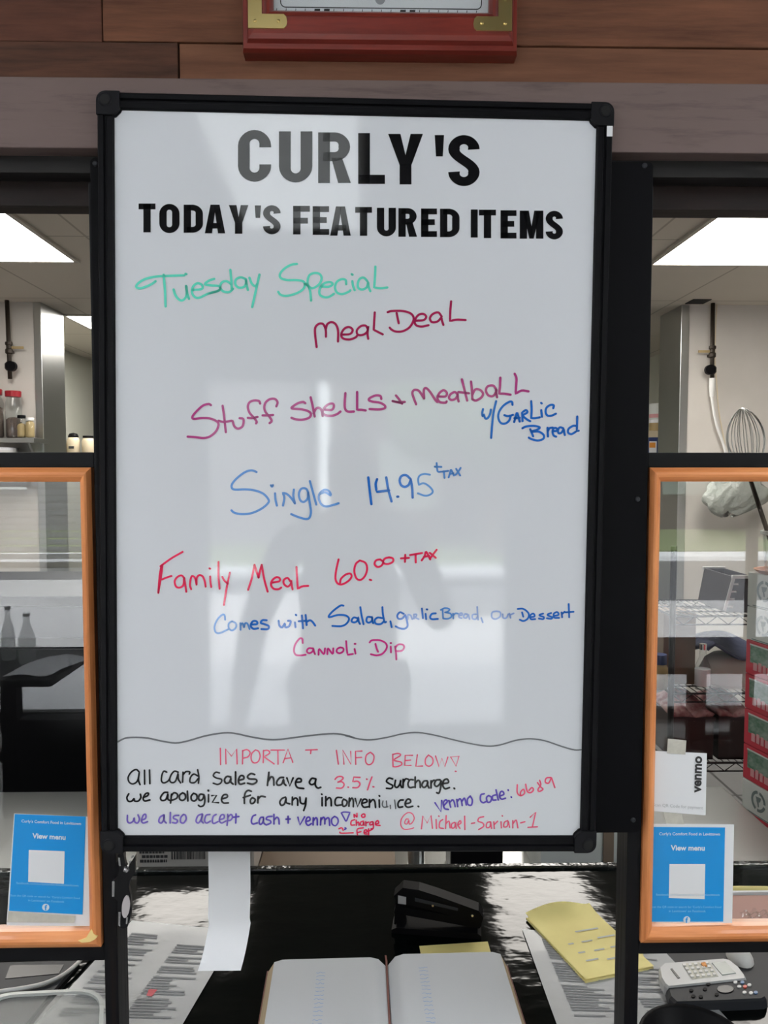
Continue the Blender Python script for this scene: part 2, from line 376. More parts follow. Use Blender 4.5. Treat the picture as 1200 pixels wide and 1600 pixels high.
struct('wall_front', wf, [M['cbase'], M['plank_a'], M['plank_b'], M['plank_c'], M['plank_d']])
struct('trim_beam', MB().box(-WX, WX, -.015, .012, BZ0, BZ1, .0015), M['beam'])
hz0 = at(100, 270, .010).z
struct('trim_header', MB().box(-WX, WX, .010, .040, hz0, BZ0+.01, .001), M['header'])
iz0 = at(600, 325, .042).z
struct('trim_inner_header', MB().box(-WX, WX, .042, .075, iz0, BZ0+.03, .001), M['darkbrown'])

# dining room window wall (behind the camera, seen in reflections)
ww = MB()
GX = [(-3.25, -1.62), (-1.0, .92), (1.62, 3.25)]
ww.box(-WX, -3.25, WINY-.15, WINY, 0, ZC); ww.box(-1.62, -1.0, WINY-.15, WINY, 0, ZC); ww.box(.92, 1.62, WINY-.15, WINY, 0, ZC); ww.box(3.25, WX, WINY-.15, WINY, 0, ZC)
for a, b in GX: ww.box(a, b, WINY-.15, WINY, 2.25, ZC)
struct('wall_window', ww, M['dwall'])
for i, (a, b) in enumerate(GX):
    fr = MB(); t = .045
    fr.box(a, a+t, WINY-.10, WINY-.04, 0, 2.25); fr.box(b-t, b, WINY-.10, WINY-.04, 0, 2.25); fr.box(a+t, b-t, WINY-.10, WINY-.04, 0, .07); fr.box(a+t, b-t, WINY-.10, WINY-.04, 2.2, 2.25)
    mid = (a+b)/2
    if i != 1: fr.box(mid-.025, mid+.025, WINY-.10, WINY-.04, .07, 2.2)
    else:
        fr.box(mid-.04, mid+.04, WINY-.10, WINY-.04, .07, 2.2)
    o = struct('door_1' if i == 1 else 'window_%d' % (1 if i == 0 else 2), fr, M['frame'])
    MB().box(a+t, b-t, WINY-.075, WINY-.069, .07, 2.2).build('glass', M['winglass'], o)
    if i == 1:
        MB().box(a+t, mid-.04, WINY-.04, WINY-.02, .95, .98).build('push_bar', M['chrome'], o)
        MB().box(mid+.04, b-t, WINY-.04, WINY-.02, .95, .98).build('push_bar', M['chrome'], o)
# outside: pavement, street, verge, house
struct('ground', MB().box(-30, 30, -60, WINY-.15, -.25, -.12), M['asphalt'])
struct('trim_pavement', MB().box(-30, 0, -10.6, WINY-.15, -.12, -.06).box(0, 30, -8.6, WINY-.15, -.12, -.06), M['sidewalk'])
struct('trim_kerb', MB().box(-30, 30, -14.2, -13.3, -.12, -.04), M['kerb'])
tag(MB().box(-30, 30, -19.6, -14.25, -.12, -.02).build('lawn', M['grass']), 'green grass verge across the street outside', 'grass', kind='stuff')
bl = thing('house', 'grey sided house across the street outside', 'building', (-9, -23, -.12))
MB().box(-16, -1.5, -26, -20, -.12, 6.5).build('wall', M['siding'], bl)
MB().prism([(-16.5, -26.5, 6.5), (-16.5, -19.5, 6.5), (-16.5, -23, 9)], (14.9, 0, 0)).build('roof', M['roof'], bl)
for x in (-14, -10.5, -6): MB().box(x, x+1.3, -20.02, -19.95, 1, 2.6).build('window', M['white'], bl)
b2 = thing('shop_building', 'long dull brick building across the street outside', 'building', (7, -23, -.12))
MB().box(-.9, 16, -26, -20, -.12, 7).build('wall', M['brick'], b2)
for x in (.4, 4, 8, 12): MB().box(x, x+1.6, -20.03, -19.96, .9, 2.7).build('window', M['lcd'], b2)
MB().box(-.95, 16.2, -26.2, -19.8, 7, 7.3).build('cornice', M['roof'], b2)
for x, y in ((3, -16.9), (9.5, -17), (16, -16.8)):
    tr = thing('tree', 'broad leafy tree across the street, %s' % ('nearest the house' if x == 3 else 'in the middle of three' if x == 8 else 'farthest from the house'), 'tree', (x, y, 0.02), 'trees across the street')
    MB().tube([(x, y, 0), (x+.1, y, 1.6), (x, y, 3)], [.3, .22, .15]).build('trunk', M['bark'], tr)
    cr = MB()
    for k in range(9):
        c = Vector((x+random.uniform(-1.6, 1.6), y+random.uniform(-.5, .5), 3.8+random.uniform(-1, 1.6))); rr = random.uniform(.9, 1.5)
        cr.lathe([(rr*sin(pi*j/8)+.001, -rr*cos(pi*j/8)) for j in range(9)], c, 12)
    cr.build('crown', M['leaf'], tr)

# ------------------------------------------------------------------ ceiling lights
def lamp(x0, x1, y0, y1, label, m, grp):
    t = thing('ceiling_light', label, 'ceiling light', ((x0+x1)/2, (y0+y1)/2, ZC-.012), grp)
    f = MB(); w = .022
    f.box(x0-w, x1+w, y0-w, y0, ZC-.012, ZC-.0005).box(x0-w, x1+w, y1, y1+w, ZC-.012, ZC-.0005).box(x0-w, x0, y0, y1, ZC-.012, ZC-.0005).box(x1, x1+w, y0, y1, ZC-.012, ZC-.0005)
    f.build('frame', M['lampframe'], t)
    MB().box(x0, x1, y0, y1, ZC-.008, ZC-.001).build('diffuser', m, t)
ly = atz(1020, 410, ZC).y; lx = atz(122, 410, ZC).x; rx = atz(1020, 410, ZC).x
G = 'white panel lights in the kitchen ceiling'
lamp(lx-.61, lx, ly-1.22, ly, 'large glaring ceiling panel light above the left opening', M['lamp'], G)
lamp(rx, rx+.61, ly-1.22, ly, 'large glaring ceiling panel light above the right opening', M['lamp'], G)
lx2 = atz(100, 490, ZC).x
lamp(lx2, lx2+.6, KY2+.03, KY2+1.25, 'small distant panel light beyond the left steel wall end', M['lamp'], G)
lamp(-1.36, -.76, 3.15, 3.95, 'panel light reflected in the counter on the left', M['lamp'], G)
lamp(.74, 1.34, 3.0, 3.95, 'panel light reflected in the counter on the right', M['lamp'], G)
lamp(-.46, -.02, -2.2, -1.15, 'dining room panel light reflected in the whiteboard heading', M['hlamp'], 'dining room lights')

for x_, y_, w_ in ((-2.3, -3.0, 'front left'), (1.7, -3.0, 'front right'), (-2.3, -1.5, 'near left'), (1.7, -1.5, 'near right')):  # four added panels, out of view, that raise the light on the board
    lamp(x_, x_+.61, y_, y_+1.22, 'unseen panel light added at the %s of the dining room to brighten the whiteboard' % w_, M['fill_lamp'], 'dining room lights')

# ================================================================== COUNTER AND SNEEZE GUARD
CZ = .80; CY = atz(600, 1356, CZ).y
ct = thing('counter', 'glossy black epoxy counter under the whiteboard', 'counter', (0, .2, 0))
MB().box(-1.9, 1.9, -.16, CY, CZ-.04, CZ, .003).build('worktop', M['counter'], ct)
MB().box(-1.9, 1.9, CY-.012, CY+.004, CZ-.045, CZ+.006, .003).build('edge_trim', M['ctrim'], ct)
MB().box(-1.88, 1.88, -.10, CY-.06, 0, CZ-.04).build('base', M['cbase'], ct)

sg = thing('sneeze_guard', 'black stained wooden frame standing on the counter and carrying the panes', 'counter frame', (0, .02, CZ))
pxs = [(at(164, 1550, 0).x, at(185, 1550, 0).x), (at(977, 1500, 0).x, at(998, 1500, 0).x)]
for a, b in pxs: MB().box(a, b, 0, .042, CZ, BZ0-.035, .001).build('post', M['blackwood_v'], sg)
uz1, uz0 = at(600, 707, 0).z, at(600, 730.5, 0).z
lz1, lz0 = at(100, 1477, 0).z, at(100, 1501.5, 0).z
lz1r, lz0r = at(1100, 1469, 0).z, at(1100, 1489.5, 0).z
XF = 1.15
MB().box(-XF, pxs[0][0], 0, .04, uz0, uz1, .001).build('rail', M['blackwood'], sg)
MB().box(pxs[1][1], XF, 0, .04, uz0, uz1, .001).build('rail', M['blackwood'], sg)
MB().box(-XF, pxs[0][0], 0, .04, lz0, lz1, .001).build('rail', M['blackwood'], sg)
MB().box(pxs[1][1], XF, 0, .04, lz0r, lz1r, .001).build('rail', M['blackwood'], sg)
for x in (-XF-.02, XF): MB().box(x, x+.02, 0, .042, CZ, BZ0-.035, .001).build('post', M['blackwood_v'], sg)

def framed_pane(label, x0, x1, z0, z1, wt, wb, wv, chip=None):
    t = thing('framed_pane', label, 'framed pane', ((x0+x1)/2, 0, z0))
    y0, y1 = -.010, .012
    def side(name, quad, m):
        mb = MB(); mb.prism([(x, y0+.004, z) for x, z in quad], (0, y1-y0-.004, 0))
        cx = sum(q[0] for q in quad)/4; cz = sum(q[1] for q in quad)/4
        return mb.build(name, m, t)
    e = .0
    def prof(p0, p1, inward, m):   # one mitred moulding with a rounded face
        (ax, az), (bx, bz) = p0, p1; n = 6; mb = MB()
        rows = []
        for i in range(n+1):
            u = i/n; bulge = y0+.006*(1-math.sin(pi*min(max(u, .02), .98)))
            (iax, iaz), (ibx, ibz) = inward
            rows.append([(ax+(iax-ax)*u, bulge, az+(iaz-az)*u), (bx+(ibx-bx)*u, bulge, bz+(ibz-bz)*u)])
        rows = [[(ax, y1, az), (bx, y1, bz)]]+rows+[[(inward[0][0], y1, inward[0][1]), (inward[1][0], y1, inward[1][1])]]
        vs = [v for r in rows for v in r]; k = len(rows)
        fs = [(2*i, 2*i+1, 2*i+3, 2*i+2) for i in range(k-1)]+[(2*k-2, 2*k-1, 1, 0), [2*i for i in range(k)], [2*i+1 for i in range(k)]]
        mb.add(vs, fs); return mb.build('frame_moulding', m, t)
    O = [(x0, z1), (x1, z1), (x1, z0), (x0, z0)]; I = [(x0+wv, z1-wt), (x1-wv, z1-wt), (x1-wv, z0+wb), (x0+wv, z0+wb)]
    prof(O[0], O[1], (I[0], I[1]), M['pine']); bot = prof(O[3], O[2], (I[3], I[2]), M['pine'])
    prof(O[0], O[3], (I[0], I[3]), M['pine_v']); prof(O[1], O[2], (I[1], I[2]), M['pine_v'])
    MB().box(x0+wv*.6, x1-wv*.6, .003, .006, z0+wb*.6, z1-wt*.6).build('pane', M['pane'], t)
    return t, bot
fl, flbot = framed_pane('orange pine framed clear pane left of the whiteboard', -XF+.02, at(152, 1100, 0).x, lz1, uz0, .0178, .0215, .0140)
fr_, _ = framed_pane('orange pine framed clear pane right of the whiteboard', at(1006.5, 1100, 0).x, XF-.02, lz1r, uz0, .0178, .0215, .0140)
cm = MB()
for poly in ([(122, 1470), (134, 1466), (140, 1456), (143, 1452), (146, 1459), (152, 1464), (148, 1468), (140, 1472), (128, 1473)],):
    cm.prism([at(x, y, -.0105) for x, y in poly], (0, .003, 0))
tag(cm.build('chipped_patch', M['chip'], flbot, off=root_loc(fl)), 'bare pale chipped patch')

# ================================================================== WHITEBOARD
BC = Vector((-.01870, -.977+.93517, 1.58254)); BE = Euler((-.009339, .011463, .004278), 'XYZ'); BM = BE.to_matrix()
HW, HH = .305, .4555
pn = thing('mounting_panel', 'flat black panel behind the whiteboard, showing along its right side', 'panel', (0, -.010, 1.14))
pv = MB()
pq = [at(140.5, 246, -.019), at(1021, 247, -.019), at(1004, 1309, -.019), at(157, 1300, -.019)]
pz1, pz0 = pq[0].z, (pq[2].z+pq[3].z)/2
px0, px1 = pq[0].x, pq[1].x
def rrect(x0, x1, z0, z1, r, y, n=5):
    pts = []
    for cx, cz, a0 in ((x1-r, z1-r, 0), (x0+r, z1-r, 90), (x0+r, z0+r, 180), (x1-r, z0+r, 270)):
        for k in range(n+1):
            a = R(a0+90*k/n); pts.append((cx+r*cos(a), y, cz+r*sin(a)))
    return pts
pv.prism(rrect(px0, px1, pz0, pz1, .006, -.0185), (0, .018, 0)); pv.build('board', M['panel'], pn)
for sx, sy in ((1007, 259), (996, 780), (989, 1281), (149, 256)):
    p = at(sx, sy, -.0187); MB().lathe([(.0032, 0), (.0032, -.0012), (.002, -.002), (.0006, -.002)], p, 12, 'Y').build('screw', M['darkgrey'], pn)

wb = thing('whiteboard', 'large portrait whiteboard in a black frame with the handwritten specials', 'whiteboard', BC, local=True, rot=BE)
FWd = .0185    # frame width
def frame_rail(side):
    prof = [(0, .016), (0, .0015), (.0015, 0), (.0070, 0), (.0080, .003), (.0100, .003), (.0108, .0015), (.0170, .0015), (.0185, .0045), (.0185, .016)]
    mb = MB(); vs = []; n = len(prof)
    for e in (0, 1):
        for o, d in prof:
            if side in 'LR':
                x = (-HW+o) if side == 'L' else (HW-o); z = -HH+.012 if e == 0 else HH-.012; vs.append((x, d, z))
            else:
                z = (HH-o) if side == 'T' else (-HH+o); x = -HW+.012 if e == 0 else HW-.012; vs.append((x, d, z))
    mb.add(vs, [(i, (i+1) % n, n+(i+1) % n, n+i) for i in range(n)]+[list(range(n)), list(range(n, 2*n))])
    mb.build('frame_rail', M['frame'], wb)
for s_ in 'LRTB': frame_rail(s_)
for sx in (-1, 1):
    for sz in (-1, 1):
        e = .0265; r = .011
        cx, cz = sx*HW, sz*HH
        pts = []
        for k in range(6):
            a = R(90*k/5); pts.append((HW-r+r*cos(a)+.0006, HH-r+r*sin(a)+.0006))
        pts += [(HW-e, HH+.0006), (HW-e, HH-.0185), (HW-e+.0015, HH-.0215), (HW-.0215, HH-e+.0015), (HW-.0185, HH-e), (HW+.0006, HH-e)]
        mb = MB(); mb.prism([(sx*x, -.0016, sz*z_) for x, z_ in pts], (0, .0175, 0))
        cp = mb.build('corner_cap', M['cap'], wb)
        hx, hz = sx*(HW-.0098), sz*(HH-.0098)
        MB().lathe([(.0072, -.0024), (.0080, -.0016)], (hx, 0, hz), 16, 'Y').build('rim', M['cap'], cp)
        MB().lathe([(.0056, -.0028), (.0056, -.0020)], (hx, 0, hz), 16, 'Y').build('screw_hole', M['hole'], cp)
        MB().prism([(sx*(HW-a_), .0035, sz*(HH-b_)) for a_, b_ in ((.0185, .0185), (.0185, .0275), (.0205, .0270), (.0262, .0215), (.0275, .0185))], (0, .004, 0)).build('corner_web', M['frame'], cp)
MB().box(-HW+.012, HW-.012, .006, .014, -HH+.012, HH-.012).build('writing_surface', M['board'], wb)
sk = MB()
BMi = BM.inverted()
def on_board(px, py, y=.0055):
    d = BMi @ ray(px, py); o = BMi @ (CAM-BC); t = (y-o.y)/d.y; q = o+d*t; return (q.x, y, q.z)
sk.prism([on_board(x, y, -.0003) for x, y in ((948.5, 192), (957.5, 192), (957, 213), (948, 213))], (0, .0003, 0))
tag(sk.build('sticker', M['white'], wb), 'small white sticker on the frame')

# ---- printed heading: condensed bold capitals
def letter(ch, bx, sx, sy):
    """returns list of (points, closed/poly) in a unit box, y down; sx, sy = stem / bar thickness as fractions"""
    x0, x1, y0, y1 = bx; polys = []; pens = []
    w, h = x1-x0, y1-y0; a = sx/w; b = sy/h
    def rect(u0, v0, u1, v1): polys.append([(u0, v0), (u1, v0), (u1, v1), (u0, v1)])
    ell = lambda cx, cy, rx, ry, a0, a1, n=14: [(cx+rx*cos(R(a0+(a1-a0)*k/n)), cy+ry*sin(R(a0+(a1-a0)*k/n))) for k in range(n+1)]
    ry = .5*w/h*.95
    if ch == 'T': rect(0, 0, 1, b); rect(.5-a/2, 0, .5+a/2, 1)
    elif ch == 'L': rect(0, 0, a, 1); rect(0, 1-b, 1, 1)
    elif ch == 'E': rect(0, 0, a, 1); rect(0, 0, 1, b); rect(0, 1-b, 1, 1); rect(0, .48-b/2, .86, .48+b/2)
    elif ch == 'F': rect(0, 0, a, 1); rect(0, 0, 1, b); rect(0, .52-b/2, .88, .52+b/2)
    elif ch == 'I': rect(0, 0, 1, 1)
    elif ch == "'": polys.append([(0, 0), (1, 0), (.86, 1), (.14, 1)])
    elif ch == 'Y': polys.append([(0, 0), (a*1.05, 0), (.5, .42), (.5, .62), (.5-a/2, .62)]); polys.append([(1, 0), (1-a*1.05, 0), (.5, .42), (.5, .62), (.5+a/2, .62)]); rect(.5-a/2, .6, .5+a/2, 1)
    elif ch == 'A':
        polys.append([(.5-a*.62, 0), (.5+.02, 0), (.5+.02, .16), (a*.98, 1), (0, 1)]); polys.append([(.5+a*.62, 0), (.5-.02, 0), (.5-.02, .16), (1-a*.98, 1), (1, 1)]); rect(.22, .64, .78, .64+b*.95)
    elif ch == 'M':
        rect(0, 0, a, 1); rect(1-a, 0, 1, 1); polys.append([(0, 0), (a*1.25, 0), (.5+.09, 1), (.5-.09, 1), (a*.5, .1)]); polys.append([(1, 0), (1-a*1.25, 0), (.5-.09, 1), (.5+.09, 1), (1-a*.5, .1)])
    elif ch == 'U':
        pens.append([(a/2, 0), (a/2, 1-ry)]+ell(.5, 1-ry, .5-a/2, ry-b/2, 180, 0)+[(1-a/2, 0)])
    elif ch == 'O':
        p = [(a/2, 1-ry)]+ell(.5, ry, .5-a/2, ry-b/2, 180, 360)+ell(.5, 1-ry, .5-a/2, ry-b/2, 0, 180); pens.append(p)
    elif ch == 'C':
        pens.append([(1-a/2, .335)]+ell(.5, ry, .5-a/2, ry-b/2, 0, -180)+ell(.5, 1-ry, .5-a/2, ry-b/2, 180, 0)+[(1-a/2, .665)])
    elif ch == 'D':
        rect(0, 0, a, 1); pens.append([(a*.4, b/2), (.45, b/2)]+ell(.45, ry, .55-a/2, ry-b/2, -90, 0)+ell(.45, 1-ry, .55-a/2, ry-b/2, 0, 90)+[(a*.4, 1-b/2)])
    elif ch == 'R':
        rect(0, 0, a, 1); pens.append([(a*.4, b/2), (.5, b/2)]+ell(.5, .285, .48-a/2, .285-b/2, -90, 90, 16)+[(a*.4, .57-b/2)])
        polys.append([(.40, .5), (.40+a*.92, .5), (1, 1), (1-a*1.08, 1)])
    elif ch == 'S':
        r_ = .275; bz = [(a/2, r_), (a/2, r_+.19), (1-a/2, .725-.19), (1-a/2, .725)]
        sp = [tuple((1-t)**3*bz[0][i]+3*t*(1-t)**2*bz[1][i]+3*t*t*(1-t)*bz[2][i]+t**3*bz[3][i] for i in (0, 1)) for t in [k/16 for k in range(1, 16)]]
        pens.append(ell(.5, r_, .5-a/2, r_-b/2, 2, -180, 20)+sp+ell(.5, .725, .5-a/2, .275-b/2, 0, 182, 20))
    return polys, pens
def heading(spec, sx, sy, name_label):
    mb = MB()
    for ch, x0, y0, x1, y1 in spec:
        polys, pens = letter(ch, (x0, x1, y0, y1), sx, sy)
        sh = .0123   # the board leans slightly: lettering follows its verticals
        fn = lambda u, v: on_board(x0+(x1-x0)*u-0*(v), y0+(y1-y0)*v)
        for p in polys: mb.add([fn(*q) for q in p], [list(range(len(p)))])
        for p in pens: ribbon(mb, p, sx/(x1-x0), sy/(y1-y0), fn, False)
    tag(mb.build('printed_lettering', M['vinyl'], wb), name_label)
def from_crop(ox, oy, s, items): return [(c, ox+a/s, oy+b/s, ox+d/s, oy+e/s) for c, a, b, d, e in items]
heading(from_crop(340, 180, 2.6087, [('C', 83, 60, 218, 271), ('U', 250, 66, 386, 274), ('R', 410, 70, 543, 276), ('L', 573, 73, 682, 280), ('Y', 695, 76, 837, 282), ("'", 885, 81, 923, 168), ('S', 940, 81, 1068, 289)]), 18.3, 14.2, 'large black printed heading')
heading(from_crop(200, 300, 3.3333, [('T', 55, 60, 143, 210), ('O', 163, 62, 268, 214), ('D', 290, 66, 390, 212), ('A', 400, 66, 506, 215), ('Y', 525, 68, 627, 217), ("'", 660, 70, 692, 135), ('S', 703, 69, 795, 220), ('F', 860, 72, 947, 221), ('E', 962, 74, 1047, 223), ('A', 1053, 75, 1160, 227)])
        + from_crop(540, 300, 3.3333, [('T', 50, 78, 137, 228), ('U', 163, 82, 262, 231), ('R', 275, 84, 372, 233), ('E', 393, 86, 476, 234), ('D', 492, 87, 593, 235), ('I', 652, 91, 688, 237), ('T', 695, 92, 783, 240), ('E', 807, 95, 890, 242), ('M', 907, 97, 1030, 243), ('S', 1042, 98, 1132, 247)]), 11.4, 9.0, 'smaller black printed heading')

# ---- handwriting: (ox, oy, scale, width_px, ink, strokes) traced line by line
def hand(label, groups):
    root = None
    for ox, oy, s, w, inkname, txt in groups:
        mb = MB()
        for st in parse(txt):
            pts = smooth_path([(ox+x/s, oy+y/s) for x, y in st])
            ribbon(mb, pts, w, None, on_board)
        o = mb.build('handwriting', M['i_'+inkname], wb)
        tag(o, label if len(groups) == 1 else label+' in '+inkname_word[inkname])
inkname_word = dict(teal='teal', maroon='maroon', plum='plum', blue='blue', steel='pale blue', red='red', mag='magenta', pink='pink', black='black', purple='purple', gray='grey', pale='faded blue', fade='faded grey', violet='light purple')
hand('teal handwritten line', [(200, 400, 5.4545, 3.9, 'teal', "235,215 200,240 150,262 100,275 70,262 90,230 150,195 240,175 330,170 480,165;303,160 315,290 320,430;490,152 498,155;388,285 405,335 440,375 475,372 500,330 495,255;497,260 505,320 520,365;550,290 630,280 628,245 590,233 555,260 545,310 570,350 610,355 680,322 760,300 780,290;735,195 690,210 655,240 700,250 770,255 785,270 770,295 690,318;880,240 840,215 800,225 785,265 810,300 860,308 895,280;872,118 880,200 885,290;1000,195 960,182 920,200 915,240 940,268 985,265 1005,235 1005,195 1005,195 1010,240 1022,290;1035,185 1055,235 1085,258 1100,240;1120,158 1095,270 1058,435")
    ])
hand('teal handwritten word', [(420, 400, 5.4545, 3.8, 'teal', "240,68 190,75 130,110 95,155 105,190 160,205 230,205 290,215 308,245 290,285 230,320 150,340 100,330 80,305;340,265 330,220 345,165 390,145 435,155 450,195 425,245 370,275 330,250 305,240;320,235 350,290 360,380;450,260 510,262 545,240 520,222 470,235 435,280 435,330 480,352 520,345 555,322;660,240 655,205 620,198 580,220 565,265 580,310 625,325 680,305 695,292;712,215 718,255 732,292;706,155 714,160;840,215 810,185 775,195 758,235 765,275 800,285 835,265 848,215 848,215 850,260 865,300;908,90 905,180 898,268 898,268 950,275 1010,268")])
hand('maroon handwritten line', [(480, 460, 4.615, 3.6, 'maroon', "68,380 58,300 58,240 85,212 115,215 133,255 135,305;133,255 145,215 175,200 205,215 222,260 222,340;255,290 310,285 328,255 300,235 265,250 245,290 260,318 305,325 345,312 360,298;438,250 420,225 385,230 358,260 365,290 400,292 432,270 440,228 440,228 435,280 440,320;487,130 483,200 480,255 480,255 505,268 545,288;580,128 610,120 690,120 750,140 768,180 740,235 690,265 640,268 610,255 595,240;645,135 652,170 660,208;785,190 840,185 858,160 835,140 800,150 775,190 785,222 825,232 875,222;970,160 945,130 905,142 885,172 900,200 940,195 968,165 968,165 972,190 982,220;1038,50 1032,120 1030,192 1030,192 1080,182 1142,185")])
hand('plum handwritten line', [(280, 590, 5.4545, 3.7, 'plum', "270,235 250,225 200,240 140,295 112,335 125,352 190,345 260,348 315,370 335,400 315,455 265,500 210,515 140,508 72,503;370,240 385,350 397,465;335,368 380,378 445,368;455,370 470,415 500,435 535,420 548,385 545,352 515,346;690,222 680,200 640,195 600,210 585,250 600,300 635,340 660,375 655,390;585,343 620,345 668,335;828,245 838,210 815,182 770,185 735,215 725,260 740,300 770,335 788,370 770,388;710,322 760,322 800,318")])
hand('plum handwritten word', [(440, 580, 6, 3.8, 'plum', "222,300 200,288 150,302 95,340 110,352 190,358 255,378 275,405 255,438 190,455 130,450 92,437;272,245 290,320 310,425;300,395 325,350 355,345 375,370 385,420;405,360 470,362 490,330 480,305 440,310 400,345 385,385 410,412 470,418 520,402 552,378;598,205 592,290 595,350 620,378 678,378;708,195 708,280 708,362 708,362 750,362 788,368;935,260 925,232 880,228 830,250 818,270 850,285 920,295 965,320 968,345 920,358 825,355;1072,228 1100,262 1130,305;1040,280 1090,290 1155,288;1060,285 1130,300")])
hand('plum handwritten word at the right', [(630, 580, 5.4545, 3.8, 'plum', "110,282 90,230 78,185 95,160 130,165 155,195 178,232;178,232 175,170 185,145 205,150 235,185 270,240 290,262;300,215 360,215 372,185 345,162 310,185 292,225 310,262 360,268 370,258;465,200 440,178 405,195 390,225 410,245 445,235 465,200 465,200 465,230 472,258;500,70 520,150 545,250;470,178 510,182 560,188;578,88 585,150 590,240;590,200 615,155 655,160 680,190 665,225 620,250 590,240;790,150 765,122 720,130 705,165 725,205 765,212 792,175 792,150 792,150 792,180 800,222;828,55 825,130 818,192 818,192 860,192 915,200;950,22 965,60 962,130 958,192 958,192 1010,165 1068,172")])
hand('small blue handwritten note', [(740, 610, 6.667, 3.5, 'blue', "98,195 90,235 95,270 105,250 120,290 145,290 170,250 180,200;235,112 210,220 195,340 183,495;405,150 400,120 370,120 310,160 265,225 258,290 285,340 330,345 370,315 385,270 380,262;320,258 360,268 410,255;422,330 440,270 455,235 480,325;425,290 480,285;510,320 505,230 505,230 545,205 560,230 515,262 560,305 590,320;600,112 605,200 600,290 600,290 640,290 690,280;705,205 712,275;703,130 710,136;830,185 835,155 800,152 760,180 750,225 770,262 815,262 858,242;508,395 550,375 630,370 690,385 660,410 610,425;590,405 605,440 620,478;610,430 680,430 730,465 725,505 670,522 610,510 575,492;770,390 772,430 775,480;772,430 790,395 825,388;825,425 868,420 865,395 835,395 822,430 835,470 860,482;935,395 900,385 880,410 885,445 915,440 940,400 940,400 945,440 950,465;1080,272 1078,350 1075,425 1075,425 1095,420;1070,370 1035,370 990,400 985,440 1020,455 1065,430")])
hand('large pale blue handwritten word', [(350, 720, 6, 3.5, 'steel', "305,105 260,90 200,105 130,155 80,210 72,250 100,270 200,268 290,278 370,310 418,365 410,400 350,450 260,490 170,500 100,488 70,465;478,305 482,360 495,420;440,230 450,242 458,228;553,420 565,350 552,300 552,300 590,312 630,350 665,400;665,400 650,330 655,270;790,300 770,262 725,262 702,310 715,370 750,385 785,350 788,290 788,290 805,400 815,480 800,535 760,545 690,525 630,500;805,190 835,300 865,410;900,310 950,295 1000,325 985,285 940,272 895,310 890,360 915,410 960,428 1020,415 1075,398")])
hand('single meal price', [(560, 710, 6.667, 3.9, 'blue', "103,240 118,380 135,518;195,258 180,310 190,390 190,390 320,375;290,240 310,360 345,490;405,440 415,440;545,260 500,218 450,225 430,270 445,320 485,338 525,315 545,260 545,260 560,350 565,450"),
    (560, 710, 6.667, 3.0, 'steel', "745,212 690,203 640,220 622,260 630,318 630,318 680,300 740,335 775,385 745,420 690,430 620,405;815,90 820,150 830,180 860,180;795,128 865,130;870,180 935,172;890,175 897,245;940,240 955,190 965,160 995,220;950,205 990,195;1018,150 1060,220;1065,140 1040,180 1010,215")])
hand('red handwritten word', [(230, 850, 7.5, 3.1, 'red', "130,572 145,480 160,400 180,240;130,572 145,380 165,260;155,260 280,170 415,92;175,415 230,392 285,375;435,400 400,368 350,390 322,440 340,500 385,510 425,475 430,380 430,380 445,470 458,560;515,530 500,480 512,400 530,375 560,400 578,475;578,475 580,400 610,365 650,380 675,440 685,500;738,380 740,440 750,505;730,285 738,290;835,210 835,380 848,525;880,385 905,430 945,465;968,335 930,520 898,715")])
hand('red handwritten word beside it', [(370, 850, 7.0588, 3.3, 'red', "125,505 165,380 195,230;195,230 220,310 240,370;240,370 260,280 275,230;275,230 300,380 340,525;395,425 470,410 470,375 430,368 385,410 380,460 410,495 460,498 490,480;590,410 560,375 520,395 520,440 560,470 595,440 600,400 600,400 605,450 615,500;658,255 665,380 672,495 672,495 720,468 788,462")])
hand('red handwritten price', [(510, 840, 6.316, 3.2, 'red', "120,215 95,330 90,410 115,455 160,460 220,425 248,385 235,355 190,365 145,405 135,445;330,225 290,260 275,330 295,400 335,418 380,380 402,310 385,250 330,225;428,415 442,420;530,215 490,225 475,262 505,290 545,275 560,240 530,215;620,195 580,205 560,235 575,258 620,258 658,235 655,205 620,195;778,170 775,240;735,205 815,200;825,172 945,152;880,165 882,245;940,225 970,180 985,140 1025,215;960,190 1015,180;1020,150 1080,200;1088,120 1050,170 1020,210")])
